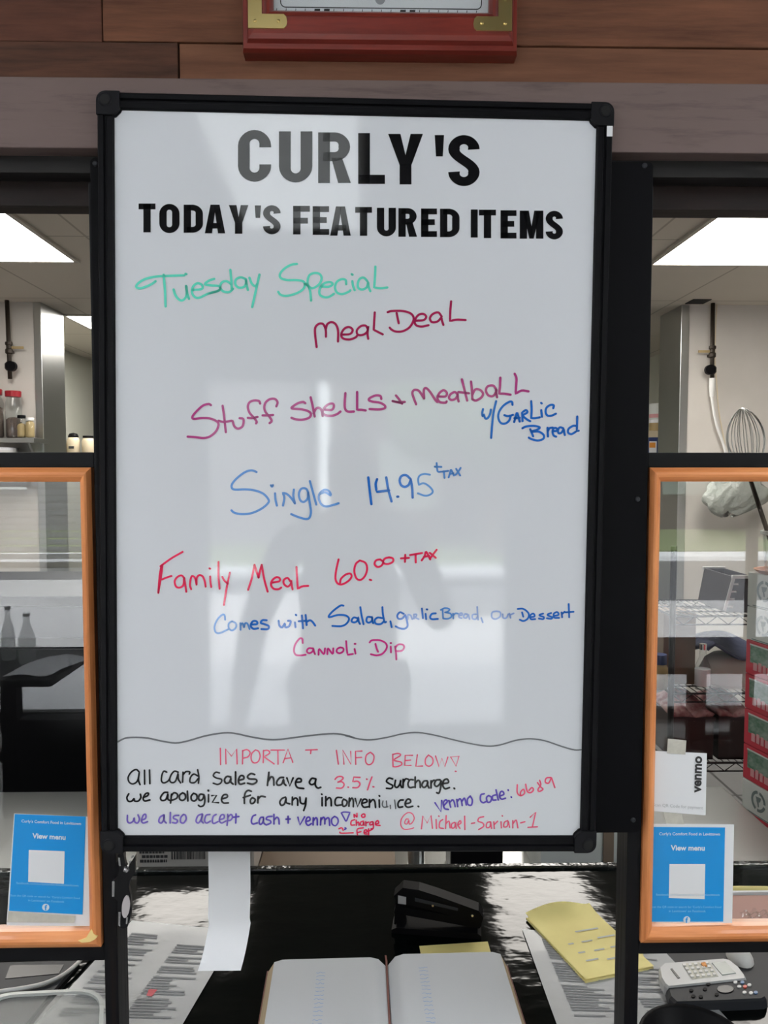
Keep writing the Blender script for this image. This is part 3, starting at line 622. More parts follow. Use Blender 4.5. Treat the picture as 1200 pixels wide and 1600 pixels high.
hand('blue handwritten line', [(320, 930, 6, 2.9, 'steel', "190,230 185,190 165,182 120,225 92,290 100,345 140,355 220,320;255,245 225,265 225,310 255,330 290,305 290,265 255,245;335,325 333,262;333,290 352,262 368,300;368,300 378,264 400,268 420,318"),
    (320, 930, 6, 3.3, 'blue', "440,275 490,270 485,245 450,245 430,285 455,315 500,310;580,235 540,235 525,260 560,272 600,290 590,318 530,318;692,240 700,285 725,302 750,265 755,300 790,290 805,245 780,240;845,255 850,300;853,183 857,188;910,190 915,250 920,310;880,245 945,240;945,185 955,280;955,250 985,235 1010,250 1035,285"),
    (500, 930, 6, 3.1, 'blue', "220,98 190,98 120,150 82,195 95,205 170,185 240,190 272,220 250,265 200,290 115,288;350,215 315,210 295,240 315,255 345,245 360,205 360,205 362,245 375,270;378,112 390,190 408,272;480,205 445,205 435,240 455,258 485,240 490,200 490,200 490,240 498,262;585,112 590,180 605,250 620,250;585,215 540,210 512,235 525,268 570,270 595,248;660,245 672,300;785,175 750,160 725,190 735,220 770,218 800,185 800,185 815,240 820,290 790,315 740,308 710,292;955,125 965,215;990,175 995,225;1000,132 1006,134;1085,170 1050,175 1032,205 1050,225 1105,222"),
    (500, 930, 6, 2.6, 'pale', "822,225 825,185 850,190 865,225;880,180 905,180 900,200 885,205 925,225;880,180 880,220"),
    (680, 930, 5.217, 2.6, 'steel', "45,120 80,105 118,115 100,135 80,140;60,115 65,190;80,140 125,150 130,178 100,192 65,190;145,150 148,190;148,165 165,148 185,150"),
    (680, 930, 5.217, 2.6, 'pale', "195,165 220,160 215,145 195,155 195,180 215,188;262,155 240,155 232,180 255,185 270,155 270,155 280,195;342,95 345,150 350,200;335,155 305,160 305,190 330,195 348,170;375,185 388,222;500,130 465,140 462,180 490,195 528,175 530,140 500,130;550,155 555,185 580,185 595,155;605,150 615,185;612,160 640,148"),
    (680, 930, 5.217, 2.9, 'blue', "672,112 720,112 762,150 755,190 720,210 690,200;708,140 718,175;775,180 810,172 800,150 775,165 780,195 815,195;880,150 850,160 860,170 885,178 880,195 845,190;945,145 915,158 930,170 955,180 945,192 910,188;965,170 1005,160 995,138 968,150 970,182 1010,185;1030,140 1035,180;1033,155 1055,135;1088,72 1090,120 1092,180;1060,140 1128,135")])
hand('magenta handwritten line', [(440, 980, 5.4545, 2.9, 'mag', "180,135 175,98 150,100 115,150 105,200 120,235 160,240 205,235;265,180 230,180 215,205 235,222 265,205 270,178 270,178 275,205 285,230;315,235 320,185 360,230 370,180;390,230 395,180 435,228 440,180;500,172 475,185 470,210 495,222 525,205 525,180 500,172;550,118 555,180 562,235 562,235 608,228;622,185 630,225;622,142 630,142;750,130 770,112 840,112 890,140 895,180 860,225 810,240 760,230;800,142 810,180 822,210;930,165 932,215;928,135 934,135;968,165 975,220 978,275;970,175 990,150 1030,148 1045,170 1025,200 975,205")])
hand('long wavy grey divider line', [(170, 1130, 3.077, 2.6, 'gray', "42,90 80,72 130,68 190,72 250,85 320,95 380,85 460,62 540,48 600,48 680,65 760,78 820,78 900,68 980,58 1080,50 1140,58 1180,70"), (540, 1130, 3.077, 2.3, 'gray', "0,60 60,75 120,80 200,68 280,50 350,45 430,58 520,80 600,98 680,110 740,105 820,82 890,75 960,85 1040,112 1100,128 1140,127")])
hand('thin pink capital line', [(330, 1150, 6, 2.0, 'pink', "85,115 88,268;138,262 135,120 135,120 190,190 190,190 238,122 238,122 243,262;295,135 293,262;293,140 335,128 365,155 345,195 298,208;415,130 380,165 375,220 400,252 440,240 458,190 445,145 415,130;490,135 487,250;490,138 530,135 548,160 495,195 495,195 590,262;560,132 685,132;625,135 627,265;675,250 720,122 720,122 765,248;690,212 745,205;885,132 995,128;935,135 932,165"),
    (510, 1150, 5.4545, 2.0, 'pink', "85,122 102,240;150,240 138,120 138,120 210,242 210,242 207,132;250,242 248,130 248,130 303,128;250,185 300,182;375,138 340,165 335,220 360,245 395,225 405,170 375,138;565,155 568,262;565,158 610,148 632,165 575,205 635,222 640,245 600,262 568,262;735,165 672,165 672,165 668,252 668,252 722,250;670,210 718,205;775,160 762,258 762,258 820,256;870,162 845,195 845,240 875,258 905,235 905,190 870,162;930,170 960,262 960,262 985,190 985,190 1010,262 1010,262 1035,180;1060,180 1130,172 1130,172 1105,258 1105,258 1060,180;1098,300 1106,302")])
hand('black handwritten line', [(190, 1190, 6.667, 2.7, 'black', "180,105 150,82 100,110 68,165 80,215 120,232 165,200 185,110 185,110 175,190 192,240;238,90 240,235;290,88 295,230;470,110 440,100 420,140 415,200 440,222 480,205 500,180;590,110 550,100 515,140 500,190 520,218 560,205 590,120 590,120 590,180 615,222;640,110 635,215;638,140 670,105 710,108 705,130;792,85 805,160 800,225;795,150 750,130 715,170 715,215 760,218 800,175;1020,118 980,112 955,145 985,170 1040,185 1035,220 1000,238 955,225"),
    (350, 1190, 6.667, 3.1, 'black', "70,160 30,155 5,190 20,225 55,215 75,165 75,165 70,210 95,235;120,108 120,240;155,195 205,180 200,150 170,150 150,195 165,235 215,225;320,135 280,125 245,155 265,180 330,185 340,210 300,235 245,225;468,112 460,180 452,248;458,205 490,160 515,175 520,245;620,165 580,170 548,215 560,245 600,235 622,180 622,180 625,225 645,248;655,170 685,255 685,255 720,170;745,215 800,210 800,180 765,180 745,225 765,270 830,280;955,180 915,175 890,215 910,240 945,225 958,180 958,180 950,240 975,275 1008,268"),
    (510, 1190, 6.667, 2.9, 'black', "690,180 650,172 625,205 655,230 690,250 675,280 625,278;720,195 712,250 735,270 765,235 775,195 770,235 785,270;800,185 798,270;800,220 825,180 855,185;905,190 870,190 850,230 865,270 910,265;925,160 925,270;925,225 955,195 975,215 978,270;1050,200 1015,205 995,245 1015,270 1045,250 1058,200 1058,200 1055,245 1070,275;1090,200 1090,275;1090,225 1115,195 1140,200"),
    (670, 1200, 5.714, 3.0, 'black', "100,105 65,110 50,145 70,165 100,140 110,110 110,110 105,180 90,225 70,220;125,140 175,130 165,100 135,110 125,155 145,185 185,175;225,180 230,185"),
    (510, 1190, 6.667, 2.3, 'pink', "90,185 115,160 155,155 175,175 140,205 115,215 160,210 185,240 160,275 105,275;225,265 230,268;350,165 285,162 285,162 275,210 275,210 325,205 350,235 325,270 275,272;418,182 424,185;475,160 450,225 428,295;485,262 495,264")])
hand('second black handwritten line', [(190, 1190, 6.667, 2.9, 'black', "75,335 55,375 70,412 105,412 130,385 135,410 175,410 200,375 195,340;225,375 270,355 280,330 250,335 225,380 240,410 295,400;480,320 440,325 405,375 420,405 460,395 485,330 485,330 480,385 500,405;520,340 515,390 510,432;515,360 545,325 580,340 575,380 520,405;635,325 605,350 605,390 635,405 665,380 660,340 635,325;685,308 690,410;750,330 725,360 730,400 760,410 785,385 780,345 750,330;855,345 820,340 800,375 815,405 845,390 860,345 860,345 868,400 855,455 820,468 800,455;905,345 905,420;902,298 905,305;940,355 990,350 990,350 945,425 945,425 1010,428;1045,390 1100,370 1095,345 1060,350 1040,395 1060,430 1112,430"),
    (350, 1190, 6.667, 2.9, 'black', "285,310 250,300 220,330 212,385 212,435;200,375 275,350;295,375 275,400 280,435 310,430 325,395 295,375;355,365 352,430;355,390 385,362 430,368;640,370 605,385 582,420 595,455 630,440 648,370 648,370 648,425 685,440;712,370 710,450;710,410 740,380 765,395 768,455;790,370 800,430 840,435 855,385;855,380 850,450 830,510;1022,375 1022,460;1016,338 1020,342;1060,365 1060,460;1060,410 1095,375 1115,400 1118,460"),
    (510, 1190, 6.667, 2.9, 'black', "160,375 110,375 90,410 100,455 155,450;180,390 165,420 175,465 205,455 215,415 180,390;240,380 235,465;238,420 265,380 280,410 280,470;300,385 325,470 325,470 360,390;370,435 420,420 415,395 385,395 368,440 390,475 435,470;450,395 448,475;450,430 485,395 505,420 512,478;550,400 553,475;550,355 555,360;800,400 765,405 745,440 755,475 795,470;825,440 875,425 870,395 840,395 820,445 845,475 900,465;955,465 962,470"),
    (510, 1190, 6.667, 2.0, 'fade', "590,410 582,450 600,475 640,470;625,410 630,470;665,455 668,490;710,400 722,490"),
    (670, 1200, 5.714, 2.7, 'purple', "55,310 108,390 108,390 115,290;135,335 165,300 150,285 130,310 140,360 175,370;180,290 195,350;185,310 210,285 225,300 235,345;250,280 258,345;255,300 275,275 290,290 298,335;295,300 315,270 325,285 335,330;370,250 345,280 350,325 380,330 388,285 370,250;495,230 465,240 462,290 485,310 510,300;535,245 515,265 525,305 550,300 560,265 535,245;600,195 620,285;600,240 570,250 572,285 600,285;635,250 670,235 660,210 640,215 632,255 650,278 685,270;708,195 710,200;735,258 738,262"),
    (670, 1200, 5.714, 2.3, 'pink', "790,150 790,220 820,248 855,225 845,190 820,215 820,245;865,145 880,210 910,220 935,195 920,175 895,200;970,130 1000,170 1020,190 985,210 975,190 1000,150 990,110;1090,85 1050,90 1040,125 1070,135 1095,85 1095,85 1125,175")])
hand('purple handwritten line', [(190, 1190, 6.667, 2.6, 'violet', "60,560 60,620 85,640 120,620 130,585 135,625 165,640 185,600 170,555;210,610 250,590 250,550 225,560 208,615 225,640 270,625;440,555 400,580 388,625 415,640 440,600 445,550 445,550 440,610 465,640;508,530 505,640;595,560 550,565 540,590 580,610 570,640 530,635;645,550 615,585 615,630 645,640 672,600 665,560 645,550;840,545 795,565 775,620 800,640 830,600 845,545 845,545 830,610 850,640;920,550 880,560 865,615 885,640 925,620;985,550 955,570 945,620 960,645 1005,625;1020,605 1065,590 1065,555 1035,560 1018,610 1040,640 1085,620;1105,550 1105,600 1098,665;1105,580 1140,550 1155,580 1135,610 1100,615"),
    (350, 1190, 6.667, 2.7, 'purple', "125,545 122,640;95,580 155,572;330,555 300,570 285,620 300,650 345,640;410,580 380,585 365,630 380,655 405,630 415,580 415,580 410,630 430,655;500,570 455,575 440,600 480,615 485,640 440,660;520,550 520,650;520,610 550,580 570,600 575,650;668,570 668,640;645,600 690,598;770,580 790,660 790,660 840,575;855,625 895,610 890,580 865,585 852,630 875,665 910,645;930,585 928,660;930,620 955,585 970,600 972,660;1010,585 1005,660;1008,610 1035,580 1050,600 1050,650;1050,610 1080,585 1095,600 1100,665"),
    (510, 1190, 6.667, 2.4, 'purple', "85,570 55,600 60,650 95,668 122,630 115,590 85,570;155,535 185,525 245,530 245,530 225,580 205,620 180,580 155,535;195,690 205,697 190,708"),
    (510, 1190, 6.667, 2.2, 'red', "290,580 288,545 288,545 318,578 318,540;385,545 365,560 375,580 400,575 400,550 385,545;295,605 260,620 258,660 295,660;310,610 312,665;312,640 335,630 340,665;385,620 358,630 355,660 380,660 388,625 388,625 392,665;410,625 412,670;412,640 440,630;480,625 455,635 455,660 485,650 485,625 490,690 465,700;515,650 545,640 535,615 515,630 515,660 560,665;325,775 322,705 385,690;322,740 360,730;390,740 425,730 415,710 395,720 395,750 425,755;440,700 440,765;440,725 480,705;140,735 155,745 280,742;130,700 160,690 175,718"),
    (510, 1190, 6.667, 1.7, 'pink', "855,600 830,600 815,640 840,650 860,610 862,650 890,640 915,590 890,540 840,535 785,590 775,660 810,705 880,700 910,690"),
    (510, 1190, 6.667, 2.1, 'pink', "990,700 1005,565 1005,565 1050,640 1050,640 1090,560 1090,560 1105,695"),
    (670, 1200, 5.714, 2.1, 'pink', "65,460 68,540;88,428 92,432;125,460 100,480 95,530 130,540;155,425 150,540;150,500 180,475 190,535;230,485 205,500 205,535 230,530 238,485 238,485 245,540;260,510 288,490 278,470 258,505 278,540;320,430 322,550;380,495 410,490;490,435 450,445 440,475 480,490 490,520 445,550;550,480 520,490 515,530 545,525 552,480 552,480 560,540;580,480 585,540;585,505 615,475;645,480 648,535;655,425 658,430;705,470 675,485 670,525 700,520 710,475 710,475 722,530;750,470 750,535;750,500 780,465 795,535;820,490 858,480;905,440 955,395 955,395 925,525;885,530 970,525")])

# ================================================================== PICTURE ABOVE
pf = thing('picture_frame', 'mahogany picture frame with brass corners on the plank wall', 'picture frame', at(594, 78, -.03))
YF = -.030
x0, x1 = at(377, 70, YF).x, at(810.5, 70, YF).x; z0 = at(594, 76, YF).z; z1 = z0+.30
ix0, ix1 = at(427, 15, YF+.012).x, at(764, 15, YF+.012).x; iz = at(594, 19, YF+.012).z; iz1 = z1-(iz-z0)
def moulding(p0, p1, q0, q1, m):
    prof = [(0, .034), (0, .012), (.04, .006), (.16, .006), (.22, .001), (.34, .0), (.74, .0), (.80, .004), (.9, .005), (1, .011), (1, .03)]
    vs = []
    for u, d in prof:
        for a, b in ((p0, q0), (p1, q1)): vs.append((a[0]+(b[0]-a[0])*u, YF+d, a[1]+(b[1]-a[1])*u))
    n = len(prof); mb = MB(); mb.add(vs, [(2*i, 2*i+1, (2*i+3) % (2*n), (2*i+2) % (2*n)) for i in range(n)]+[[2*i for i in range(n)], [2*i+1 for i in range(n)]])
    mb.build('frame_moulding', m, pf)
moulding((x0, z0), (x1, z0), (ix0, iz), (ix1, iz), M['mahogany']); moulding((x0, z1), (x1, z1), (ix0, iz1), (ix1, iz1), M['mahogany'])
moulding((x0, z0), (x0, z1), (ix0, iz), (ix0, iz1), M['mahogany_v']); moulding((x1, z0), (x1, z1), (ix1, iz), (ix1, iz1), M['mahogany_v'])
art = MB().box(ix0-.002, ix1+.002, -.010, -.008, iz-.002, iz1+.002).build('artwork', M['white'], pf)
am = MB()
def art_fn(px, py): return at(px, py, -.0103)
def artz(x, z_): return (x, -.0103, z_)
aw = ix1-ix0
bx0, bx1, bz0_, bz1_ = ix0+.008, ix1-.008, iz+.009, iz1-.009
rr = rrect(bx0, bx1, bz0_, bz1_, .006, -.0103)
ribbon(am, [(p[0], p[2]) for p in rr]+[(rr[0][0], rr[0][2])], .0012, None, artz, False)
k = 0; xx = ix0+.002
while xx < ix1-.004:
    dx = .006 if k % 9 in (4, 5) else 0
    am.add([artz(xx, iz), artz(xx+.0008+dx, iz), artz(xx+.0016+dx, bz0_-.0015), artz(xx+.0008, bz0_-.0015)], [(0, 1, 2, 3)]); xx += .0115; k += 1
am.build('border_print', M['black_print'], art)
MB().lathe([(.006, 0), (.006, -.0002)], (at(594, 2, -.0103).x, -.0102, at(594, -1, -.0103).z), 16, 'Y').build('grey_spot_print', M['grey_print'], art)
MB().box(ix0-.001, ix1+.001, -.0150, -.0140, iz-.001, iz1+.001).build('glazing', M['winglass'], pf)
for sx in (-1, 1):
    for sz in (-1, 1):
        a = at(388, 50, YF); b = at(444, 50, YF); ex = abs(a.x-x0); L = .046; w = .0162
        X0 = x0+ex if sx < 0 else x1-ex; Z0 = z0+.0215 if sz < 0 else z1-.0215
        def P(u, v): return (X0-sx*u, YF-.0016, Z0-sz*v)
        pts = [(0, 0), (L-.004, 0), (L-.001, .003), (L, w/2), (L-.001, w-.003), (L-.004, w), (w, w), (w, L-.004), (w-.003, L-.001), (w/2, L), (.003, L-.001), (0, L-.004)]
        cb = MB().prism([P(*q) for q in pts], (0, .0018, 0)).build('brass_corner', M['brass'], pf)
        for u, v in ((w/2, w/2), (L-w/2-.002, w/2), (w/2, L-w/2-.002)):
            q = P(u, v); MB().lathe([(.0022, 0), (.0018, -.0008), (.0005, -.0011)], q, 10, 'Y').build('screw', M['brass'], cb)

# ================================================================== FLYERS ON THE PANES
def sheet_on(t, name, q, y, m, nu=8, nv=8, bulge=0, parent=None, lift=0):
    mb = MB()
    def f(u, v):
        p = at(*bilerp(q, u, v), y); p.y -= bulge*sin(pi*u)*(.4+.6*v)+lift; return p
    mb.grid(f, nu, nv); return mb.build(name, m, parent or t, off=root_loc(t))
def text_on(t, parent, s, q, y, m, u, v, width, bold=0, vert=False):
    """text centred at (u,v) of the pixel quad q, 'width' as a fraction of the quad's width"""
    tl, tr, br, bl_ = [at(*c, y) for c in q]
    ex = (tr-tl+br-bl_)/2; ez = (bl_-tl+br-tr)/2; L = ex.length; ex = ex/L; ezn = ez.normalized()
    c = tl+(tr-tl)*u+(bl_-tl)*v
    probe = text_mesh(s, lambda x, yy: (x, 0, yy), 1, bold)
    xs = [p.x for p in probe.v]; zs = [p.z for p in probe.v]; w0 = max(xs)-min(xs); mx = (max(xs)+min(xs))/2; mz = (max(zs)+min(zs))/2
    k = width*L/w0
    if not vert: mb = MB().add([c+ex*((p.x-mx)*k)-ezn*((p.z-mz)*k) for p in probe.v], probe.f)
    else: mb = MB().add([c-ezn*((p.x-mx)*k)-ex*((p.z-mz)*k) for p in probe.v], probe.f)
    return mb.build('printed_text', m, parent, off=root_loc(t))
def flyer(label, sheet, blue, code, logo_px, ybase, extra):
    t = thing('menu_flyer', label, 'flyer', at(sum(c[0] for c in sheet)/4, max(c[1] for c in sheet), ybase), 'blue menu flyers on the panes')
    s_ = sheet_on(t, 'sheet', sheet, ybase, M['white'])
    b_ = sheet_on(t, 'blue_panel', blue, ybase-.0006, M['blueprint'])
    sheet_on(t, 'blank_code_square', code, ybase-.0010, M['white'], parent=b_)
    for s, u, v, w, m, bo in extra: text_on(t, b_, s, blue, ybase-.0010, M[m], u, v, w, bo)
    c = at(*logo_px, ybase-.0010)
    MB().lathe([(.0046, 0), (.0046, -.0003)], c, 20, 'Y').build('logo_disc', M['white_print'], b_, off=root_loc(t))
    text_on(t, b_, 'f', [(logo_px[0]-4, logo_px[1]-5), (logo_px[0]+4, logo_px[1]-5), (logo_px[0]+4, logo_px[1]+5), (logo_px[0]-4, logo_px[1]+5)], ybase-.0016, M['blueprint'], .52, .55, .5, .03)
    return t
TX = [("Curly's Comfort Food in Levittown", .52, .075, .82, 'white_print', .012), ('View menu', .50, .218, .46, 'white_print', .03),
      ('facebook.com/curlyscomfortfoodinlevittown', .52, .715, .86, 'pale_print', .0), ("Scan the QR code or search for 'Curly's Comfort Food", .50, .845, .96, 'pale_print', .0), ("in Levittown' on Facebook", .52, .885, .50, 'pale_print', .0)]
t1 = flyer('blue menu flyer taped low on the left pane', [(22, 1271), (140, 1276), (144, 1447), (10, 1446)], [(23, 1272), (134, 1276), (129, 1429), (14, 1423)], [(45, 1328), (101, 1330), (100, 1381), (44, 1378)], (71.5, 1417.5), .0008, TX)
tp = sheet_on(t1, 'tape', [(13, 1424), (118, 1431), (116, 1442), (11, 1441)], -.0006, M['tape'], 4, 2)
t2 = flyer('blue menu flyer at the lower left of the right pane', [(1017, 1287), (1147, 1288), (1144, 1442), (1014, 1441)], [(1018, 1292), (1133, 1293), (1130, 1440), (1014, 1440)], [(1046, 1350), (1102, 1350), (1101, 1405), (1045, 1403)], (1073, 1437), .0008, TX)
vn = [(1020, 1173), (1104.5, 1177), (1102.5, 1274), (1017, 1267)]
t3 = thing('payment_slip', 'small white payment slip taped above the blue flyer on the right pane', 'paper slip', at(1060, 1274, .0008))
vs_ = sheet_on(t3, 'sheet', vn, .0008, M['white'])
text_on(t3, vs_, 'venmo', vn, .0002, M['black_print'], .855, .36, .68, .035, True)
text_on(t3, vs_, 'Scan QR Code for payment', vn, .0002, M['soft_print'], .5, .91, .92)
sheet_on(t3, 'tape', [(1043.5, 1154), (1072.5, 1157), (1071, 1179), (1042, 1177)], -.0002, M['tape'], 3, 3)
sheet_on(t3, 'tape', [(1036.5, 1269), (1065.5, 1272), (1069, 1288), (1041, 1287)], -.0002, M['tape'], 3, 3)

# ================================================================== ON THE COUNTER
# open ledger
LZ = CZ+.026
pA, pB, pC = atz(429, 1495, LZ), atz(604, 1494, LZ), atz(781, 1486, LZ)
ex = (pC-pA).normalized(); ey = Vector((-ex.y, ex.x, 0))
wL, wR, Lh = (pB-pA).length, (pC-pB).length, .275
lg = thing('ledger', 'open ledger book with white pages at the bottom centre of the counter', 'ledger', Vector((pB.x, pB.y-Lh/2, CZ)))
O0 = Vector((pB.x, pB.y, CZ))
def LP(u, v, z): return O0+ex*u-ey*v+Vector((0, 0, z))
MB().prism([LP(-wL-.012, -.004, .001), LP(wR+.012, -.004, .001), LP(wR+.012, Lh+.005, .001), LP(-wL-.012, Lh+.005, .001)], (0, 0, .003)).build('cover', M['ribbon'], lg)
def block(sign, w, hi):
    n = 14; prof = [(.0005, .0045)]
    for i in range(n+1):
        u = i/n; zz = .0045+(hi-.0045)*min(1, (u/.10)**.55 if u > 0 else .15)
        zz -= .004*max(0, (u-.9)/.1)**2; prof.append((.0005+(w-.0005)*u, max(zz, .008)))
    prof.append((w+.010, .0045))
    return [LP(sign*a, 0, b) for a, b in prof], [LP(sign*a, Lh, b) for a, b in prof], prof
for sign, w, hi in ((-1, wL, .024), (1, wR, .028)):
    a, b, prof = block(sign, w, hi); n = len(a)
    mb = MB(); mb.add(a+b, [(i, i+1, n+i+1, n+i) for i in range(n-1)]+[list(range(n)), list(range(n, 2*n))]+[(n-1, 0, n, 2*n-1)])
    bk = mb.build('page_block', M['tan'], lg)
    mb = MB(); a2 = [p+Vector((0, 0, .0008)) for p in a[1:-1]]; b2 = [p+Vector((0, 0, .0008)) for p in b[1:-1]]; n2 = len(a2)
    mb.add(a2+b2, [(i, i+1, n2+i+1, n2+i) for i in range(n2-1)]); pg = mb.build('page', M['page'], bk, off=root_loc(lg), smooth=True)
    def surf(u, v):
        for (p, z_), (q, z2) in zip(prof, prof[1:]):
            if p <= u <= q: return LP(sign*u, v, z_+(z2-z_)*(u-p)/(q-p)+.0013)
        return LP(sign*u, v, hi+.001)
    cols = [(.60, .035, .10), (.20, .05, .22), (.90, .02, .03)] if sign < 0 else [(.32, .035, .24), (.67, .035, .24), (.14, .02, .03), (.94, .07, .03)]
    for ci, (cu, cw, ln) in enumerate(cols):
        mb = MB(); v = .035+.006*ci
        rows = 16 if cw == .035 else (2 if sign < 0 else 3)
        for r_ in range(rows):
            u0 = w*cu-.010; pts = [(u0+.0022*k+random.uniform(-.0006, .0006), v+random.uniform(-.0016, .0016)) for k in range(7 if cw == .035 else 10)]
            ribbon(mb, smooth_path(pts, 2), .0006, None, surf, False); v += .0085
        mb.build('pencil_writing', M['i_steel'] if ci == 0 else M['soft_print'], pg, off=root_loc(lg))
    for cu in (.35, .75):
        mb = MB(); ribbon(mb, [(w*cu, .002), (w*cu, Lh-.002)], .0004, None, surf, False); mb.build('ruled_line', M['soft_print'], pg, off=root_loc(lg))
rb = MB(); ribbon(rb, [(0, -.040), (.0006, -.015), (0, .0), (-.0015, Lh*.5), (-.002, Lh+.01)], .0030, None, lambda x, y: LP(x, y, .012 if y > 0 else .0016+.010*max(0, 1+y/.04)), False)
rb.build('bookmark_ribbon', M['ribbon'], lg)

def quadz(poly, z): return [atz(x, y, z) for x, y in poly]
def sheet_z(t, name, q, z, m, parent=None, nu=10, nv=10, wave=.0, seed=1, corner=None):
    P = [atz(*c, z) for c in q]
    def f(u, v):
        p = (P[0]*(1-u)+P[1]*u)*(1-v)+(P[3]*(1-u)+P[2]*u)*v
        p = p.copy(); p.z += wave*(.5+.5*sin(5*u+seed+3*v)*cos(4*v-seed))
        if corner: p.z += corner(u, v)
        return p
    mb = MB(); mb.grid(f, nu, nv); o = mb.build(name, m, parent or t, off=root_loc(t), smooth=True); return o, f
def scribble_lines(t, parent, f, specs, m, w, lift=.0008, name='printed_lines'):
    """specs: (u0,u1,v) short lines in sheet coordinates"""
    mb = MB()
    for u0, u1, v in specs:
        n = max(3, int(abs(u1-u0)*30))
        pts = [(u0+(u1-u0)*i/n, v) for i in range(n+1)]
        A = [f(p[0], p[1]-w/2)+Vector((0, 0, lift)) for p in pts]; B = [f(p[0], p[1]+w/2)+Vector((0, 0, lift)) for p in pts]
        k = len(A); mb.add(A+B, [(i, i+1, k+i+1, k+i) for i in range(k-1)])
    return mb.build(name, m, parent, off=root_loc(t))

# laminated menus
qL = [(206, 1439), (372, 1454), (262, 1640), (20, 1640)]
ml = thing('laminated_menu', 'laminated printed menu lying behind the left post', 'menu', atz(215, 1540, CZ), 'laminated menus')
o, f = sheet_z(ml, 'sheet', qL, CZ+.0015, M['laminate'], wave=.001)
rndm = random.Random(3); sp = []
for col in ((.10, .42), (.56, .90)):
    v = .12
    while v < .8:
        if rndm.random() < .86: sp.append((col[0], col[0]+(col[1]-col[0])*rndm.uniform(.45, 1), v))
        v += .022
scribble_lines(ml, o, f, sp, M['menu_print'], .013)
mk = MB(); mk.add([f(a, b)+Vector((0, 0, .001)) for a, b in ((.60, .575), (.665, .575), (.66, .63), (.615, .625))], [(0, 1, 2, 3)]); tag(mk.build('red_mark', M['cartred'], o, off=root_loc(ml)), 'small red printed mark')
qR = [(816, 1452), (1026, 1474), (1180, 1640), (884, 1640)]
mr = thing('laminated_menu', 'laminated printed menu lying under the yellow notepad', 'menu', atz(980, 1540, CZ), 'laminated menus')
o, f = sheet_z(mr, 'sheet', qR, CZ+.0015, M['laminate'], wave=.002, seed=2)
sp = []
for col in ((.12, .44), (.56, .90)):
    v = .1
    while v < .8:
        if rndm.random() < .8: sp.append((col[0], col[0]+(col[1]-col[0])*rndm.uniform(.4, 1), v))
        v += .022
scribble_lines(mr, o, f, sp, M['menu_print'], .012)
# yellow notepad
yp = thing('yellow_notepad', 'yellow notepad with a curled top on the right laminated menu', 'notepad', atz(910, 1475, CZ))
cz_ = CZ+.006
qy = [(821, 1432), (921, 1417), (1022, 1510), (915, 1531)]
MB().prism(quadz([(822, 1434), (921, 1420), (1021, 1512), (915, 1533)], cz_-.001), (0, 0, -.0035)).build('pad', M['yellow'], yp)
o, f = sheet_z(yp, 'top_sheet', qy, cz_, M['yellow'], corner=lambda u, v: .018*max(0, 1-v/.22)**2*(0.35+.65*sin(pi*min(1, u*1.1)))+.0006, nu=16, nv=20)
sp = [(.45, .80, .36), (.20, .28, .52), (.40, .56, .52), (.66, .92, .50), (.22, .32, .66), (.45, .60, .665), (.70, .85, .66), (.22, .40, .78), (.5, .8, .81)]
scribble_lines(yp, o, f, sp, M['soft_print'], .020, name='pencil_writing')
y2 = thing('yellow_paper', 'yellow paper edge sticking out behind the ledger', 'paper', atz(710, 1490, CZ))
sheet_z(y2, 'sheet', [(655, 1478), (762, 1471), (782, 1540), (668, 1545)], CZ+.0006, M['yellow'], nu=4, nv=4)
y3 = thing('yellow_slip', 'small yellow slip just right of the right post', 'paper', atz(1003, 1500, CZ))
sheet_z(y3, 'sheet', [(985, 1488), (1004, 1488), (1010, 1508), (988, 1511)], CZ+.006, M['yellow'], nu=3, nv=3)

# stapler
sA, sB = atz(612, 1456, CZ), atz(752, 1466, CZ); sl = (sB-sA).length; sx_ = (sB-sA).normalized(); sy_ = Vector((-sx_.y, sx_.x, 0))
st = thing('stapler', 'black desktop stapler behind the open ledger', 'stapler', (sA+sB)/2)
def SP(u, v, z): return sA+sx_*(u*sl)+sy_*v+Vector((0, 0, z))
def sprism(name, prof, v0, v1, m, parent=st):
    return MB().prism([SP(u, v0, z) for u, z in prof], sy_*(v1-v0)).build(name, m, parent, off=root_loc(st))
sprism('base', [(.0, .0), (1.0, .0), (1.0, .006), (.96, .010), (.05, .010), (0, .006)], -.004, .036, M['black'])
mag = sprism('magazine', [(.02, .030), (.98, .013), (1.0, .018), (1.0, .026), (.04, .044)], .006, .026, M['stapler'])
arm = sprism('arm', [(.02, .062), (.06, .052), (.5, .040), (1.0, .024), (1.02, .034), (.97, .046), (.80, .054), (.50, .068), (.30, .076), (.12, .078)], .003, .029, M['stapler'])
sprism('label_plate', [(.07, .050), (.16, .049), (.16, .062), (.07, .064)], .0022, .0030, M['grey_print'], arm)
sprism('chrome_strip', [(.26, .056), (.74, .044), (.74, .049), (.26, .062)], .0020, .0030, M['darkgrey'], arm)
for u, z_ in ((.46, .050), (.90, .037)): MB().lathe([(.0025, 0), (.0018, -.001)], SP(u, .0028, z_), 10, 'Y').build('rivet', M['chrome'], arm, off=root_loc(st))
sprism('hinge_block', [(.02, .008), (.16, .008), (.14, .06), (.04, .06)], .010, .022, M['black'])

